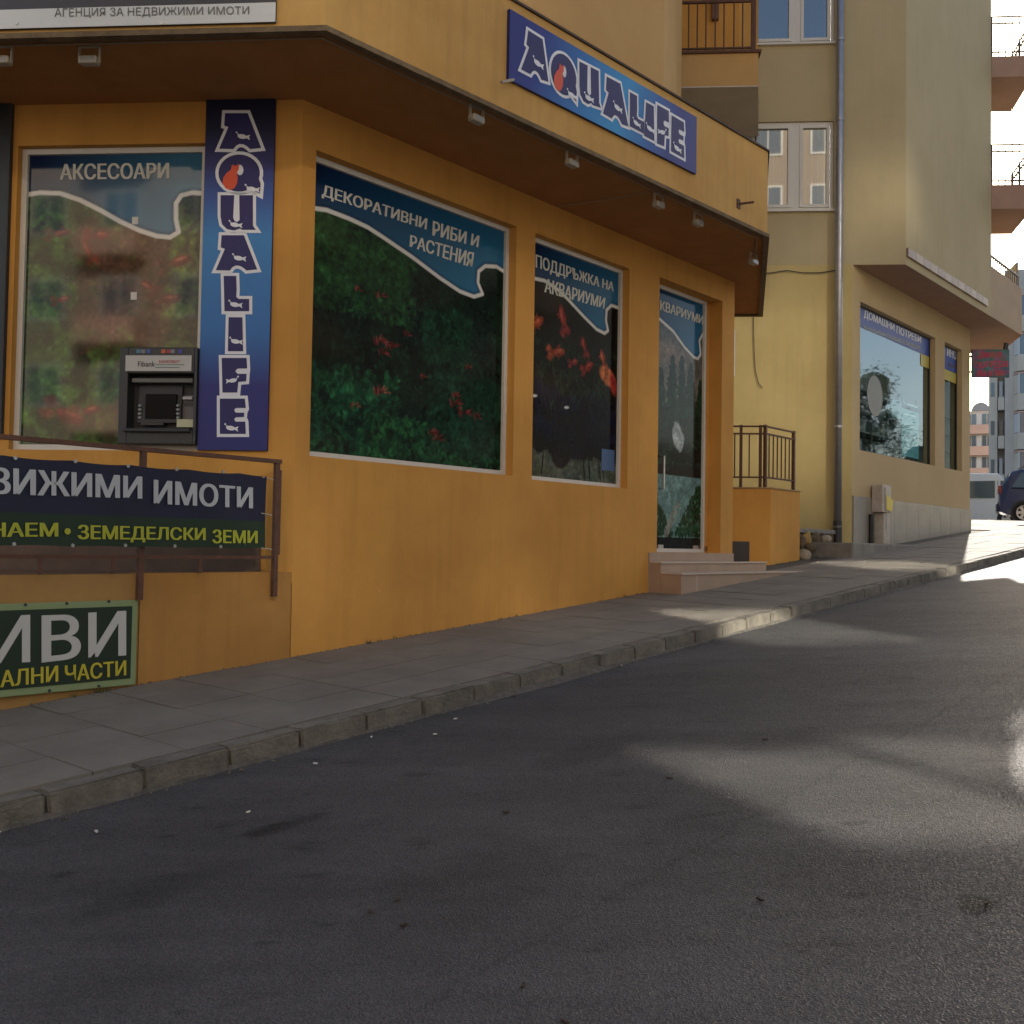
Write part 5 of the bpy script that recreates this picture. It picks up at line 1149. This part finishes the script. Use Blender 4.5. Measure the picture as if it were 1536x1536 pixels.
# tall block, 75 m away, turned to face down the street
FW = V2((-.43, -.903)); FW /= np.linalg.norm(FW); FU = V2((-FW[1], FW[0]))
fT = Fr(on_d(1483, 740, 74.)[:2], FU, FW); tb = thing('tower_block', 'tall grey residential block with glazed balconies beyond the parked car', 'building', fT.P(0, 0, 0))
x0, x1, x2, x3 = [fT.at(p, 600)[0] for p in (1483, 1496, 1507, 1640)]; zt_ = fT.at(1510, 470)[1]
build('pilaster_wall', MB().box(fT, x0, x1, -9, .0, 0, fT.at(1490, 560)[1]+1.2), M_FARB, tb)
build('recess_wall', MB().box(fT, x1+.01, x2, -9, -.9, 0, zt_-.8), M_FARB2, tb)
build('main_wall', MB().box(fT, x2+.01, x3, -9, .3, 0, zt_+3), M_FARB2, tb)
ww = (fT.at(1520, 600)[0], fT.at(1527, 600)[0])
for k in range(8):
    z = fT.at(1510, 712)[1]+k*2.75
    if z < zt_-1:
        b_ = build('balcony', MB().box(fT, x1+.05, x2-.02, -.89, .25, z-.9, z), M_FARB, tb); build('glazing', MB().box(fT, x1+.1, x2-.1, -.6, -.5, z, z+1.2), M_FGL, b_)
        if k % 2 == 0: build('open_sash', MB().box(fT, x1+.12, x1+.32, -.4, -.3, z+.05, z+1.2), M_FWH, b_)
        build('small_window', MB().box(fT, x0+.15, x0+.38, .001, .04, z+.1, z+1.1), M_FGL, tb)
    if z < zt_+1.5:
        q = [fT.P(ww[0], .301, 0)[:2], fT.P(ww[1], 1.0, 0)[:2], fT.P(x3, 1.0, 0)[:2], fT.P(x3, .301, 0)[:2]]
        q2 = [fT.P(ww[0]+.04, .302, 0)[:2], fT.P(ww[1]+.02, .95, 0)[:2], fT.P(x3, .95, 0)[:2], fT.P(x3, .302, 0)[:2]]
        bay = build('bay', MB().prism(q, z-1.05, z+.1), M_FARB, tb)
        build('window', MB().prism(q2, z+.101, z+1.5), M_FGL, bay)
        for j in range(7): build('mullion', MB().box(fT, ww[1]+.02+j*.6, ww[1]+.10+j*.6, .951, .99, z+.101, z+1.5), M_FWH, bay)
        A1, B1 = V2(q2[0])+FW*.02, V2(q2[1])+FW*.02
        build('white_sash', MB().poly([(*A1, z+.14), (*B1, z+.14), (*B1, z+1.46), (*A1, z+1.46)]), M_FWH if k % 2 else M_FARB, bay)
        build('head_band', MB().prism(q, z+1.501, z+1.62), M_FARP, bay)
# smaller block with arched roof
fS = Fr(on_d(1440, 740, 92.)[:2], FU, FW); sb = thing('arched_block', 'pinkish apartment block with an arched roof far behind the van', 'building', fS.P(1.5, 0, 0))
xa, xb = fS.at(1440, 600)[0], fS.at(1487, 600)[0]; zr = fS.at(1470, 616)[1]
build('wall', MB().box(fS, xa, xb, -8, 0, 0, zr), M_FARB2, sb)
cxx = fS.at(1471, 600)[0]; hw = (fS.at(1485, 600)[0]-cxx); pts = [(cxx+hw*math.cos(a), zr-.02+.75*math.sin(a)) for a in np.linspace(0, PI, 14)]
mb = MB(); i = len(pts); mb.v = [fS.P(x, .1, z) for x, z in pts]+[fS.P(x, -5, z) for x, z in pts]; mb.f = [tuple(range(i)), tuple(range(i, 2*i))]+[(k, (k+1) % i, i+(k+1) % i, i+k) for k in range(i)]
build('roof', mb, mat('roof_grey', (.30, .31, .33), .7), sb)
for k in range(4):
    z = zr-.35-k*1.9
    build('balcony_band', MB().box(fS, xa, xb-.05, .0, .7, z-1.75, z-.95), M_FARP if k < 3 else M_FARB2, sb)
    for j in range(9): build('window', MB().box(fS, xa+.12+j*.42, xa+.46+j*.42, .0, .04, z-.9, z+.05), M_FGL if j % 3 else M_FWH, sb)

# ================================================================== THE REST OF THE STREET (behind and beside the camera, seen in reflections or added for the light)
def block(name, label, o2, du, dv, width, height, depth, m_, cols, seed, z0=-2, gl_m=None):
    rd = random.Random(seed); fr = Fr(o2, du, dv); th = thing(name, label, 'building', (*o2, 0))
    build('body', MB().box(fr, 0, width, -depth, 0, z0, height), m_, th)
    fm, gm, bal_ = MB(), MB(), MB(); cw = width/cols
    for i in range(cols):
        for k in range(int((height-1)/3)):
            a, z = (i+.22)*cw, 1.6+k*3+(h(-20)-.6 if dv[1] > .9 else 0)
            frame(fm, fr, a, a+cw*.52, z, z+1.5, .09, .01, .06); fm.box(fr, a+cw*.25, a+cw*.27, .01, .06, z+.09, z+1.41)
            gm.box(fr, a+.09, a+cw*.52-.09, .012, .03, z+.09, z+1.41)
            if i % 4 == 1: bal_.box(fr, a-.4, a+cw*.52+.4, .002, 1.1, z-1.0, z-.1)
    build('window_frames', fm, M_PVC, th, kind='stuff'); build('window_glass', gm, gl_m or M_FGL, th, kind='stuff'); build('balconies', bal_, M_FARP, th, kind='stuff')
    return th, fr
block('rear_block', 'pale eight-storey block down the street behind the photographer', (-22, -17), (1, 0), (0, 1), 44, 25, 10, mat('rear_plaster', (.34, .28, .22), .9), 16, 3)
of_ = F.P(9, 16.5, 0)[:2]; block('opposite_block', 'grey block across the street from the orange shop', of_, D, -N, 20, 15, 9, mat('opposite_plaster', (.30, .28, .25), .9), 8, 4)
M_MIR = mat('sun_mirror', (.95, .95, .90), .02, metal=1.)
RB = bpy.data.objects['rear_block']
of2 = F.P(-42, 16, 0)[:2]; block('added_sky_block', 'unseen brownish block added across the street to cut low sky light', of2, D, -N, 27, 17, 9, mat('opposite_plaster', (.30, .28, .25), .9), 10, 6)  # unseen block, added to shut out low sky light from the left
M_MIR2 = mat('dim_sun_mirror', (.15, .14, .12), .075, metal=1.)
for x_, z_, w_, h_, mm in ((19.6, 19.6, 2.4, 3.2, M_MIR2), (11.3, 10.25, 1.1, .75, M_MIR), (14.4, 12.8, 1.5, .9, M_MIR), (19.5, 15.6, 1.4, .8, M_MIR), (21.7, 23.0, 1.6, 1.2, M_MIR2), (12.3, 10.55, .7, .4, M_MIR)):  # mirror panes added out of view to throw sun onto road and walls
    w = build('window', frame(MB(), Fr((x_-w_/2, -16.9), (1, 0), (0, 1)), -.08, w_+.08, z_-h_/2-.08, z_+h_/2+.08, .08, .02, .08), M_PVC, RB)
    build('mirror_pane', MB().poly([(x_-w_/2, -16.86, z_-h_/2), (x_+w_/2, -16.86, z_-h_/2), (x_+w_/2, -16.86, z_+h_/2), (x_-w_/2, -16.86, z_+h_/2)]), mm, w)
M_LEAFG = [mat('leaf_%d' % k, c, .6) for k, c in enumerate([(.05, .09, .025), (.035, .065, .02), (.07, .11, .03)])]
def tree(px, n_, hh, lab):
    loc_ = F.P(px, n_, road_z(px, 10.5)+.1); th = thing('street_tree', lab, 'tree', loc_, 0, None); b0 = Vector(loc_)
    build('trunk', MB().tube([b0, b0+Vector((.1, 0, hh*.3)), b0+Vector((0, .2, hh*.6)), b0+Vector((.2, .1, hh*.85))], [.2, .16, .1, .03], 8), mat('bark', (.10, .08, .06), .9), th)
    mb = MB(); cl_ = [b0+Vector((random.gauss(0, hh*.16), random.gauss(0, hh*.16), hh*random.uniform(.4, 1.0))) for _ in range(26)]
    for _ in range(11000):
        c = random.choice(cl_)+Vector([random.gauss(0, hh*.055) for _ in range(3)]); a = Vector([random.gauss(0, 1) for _ in range(3)]).normalized(); b = a.orthogonal().normalized(); s = random.uniform(.05, .11)
        mb.poly([c, c+a*s+b*s*.5, c+a*s*2, c+a*s-b*s*.5])
    for q in cl_[::2]:
        bm = bmesh.new(); bmesh.ops.create_icosphere(bm, subdivisions=2, radius=hh*.085); i0 = len(mb.v)
        mb.v += [tuple(Vector(x.co)*random.uniform(.8, 1.15)+q) for x in bm.verts]; mb.f += [tuple(i0+x.index for x in f_.verts) for f_ in bm.faces]; bm.free()
    build('crown', mb, M_LEAFG[int(px) % 3], th)
tree(40, 11.5, 6.6, 'leafy tree across the street, nearest of three reflected in the shop window'); tree(46, 13, 7.8, 'leafy tree across the street, middle one of three'); tree(53, 16, 7.6, 'leafy tree across the street, farthest of three')
block('low_house', 'low pale house behind the trees across the street', F.P(30, 19, 0)[:2], D, -N, 34, 6.5, 6, mat('rear_plaster', (.5, .42, .33), .9), 10, 8)
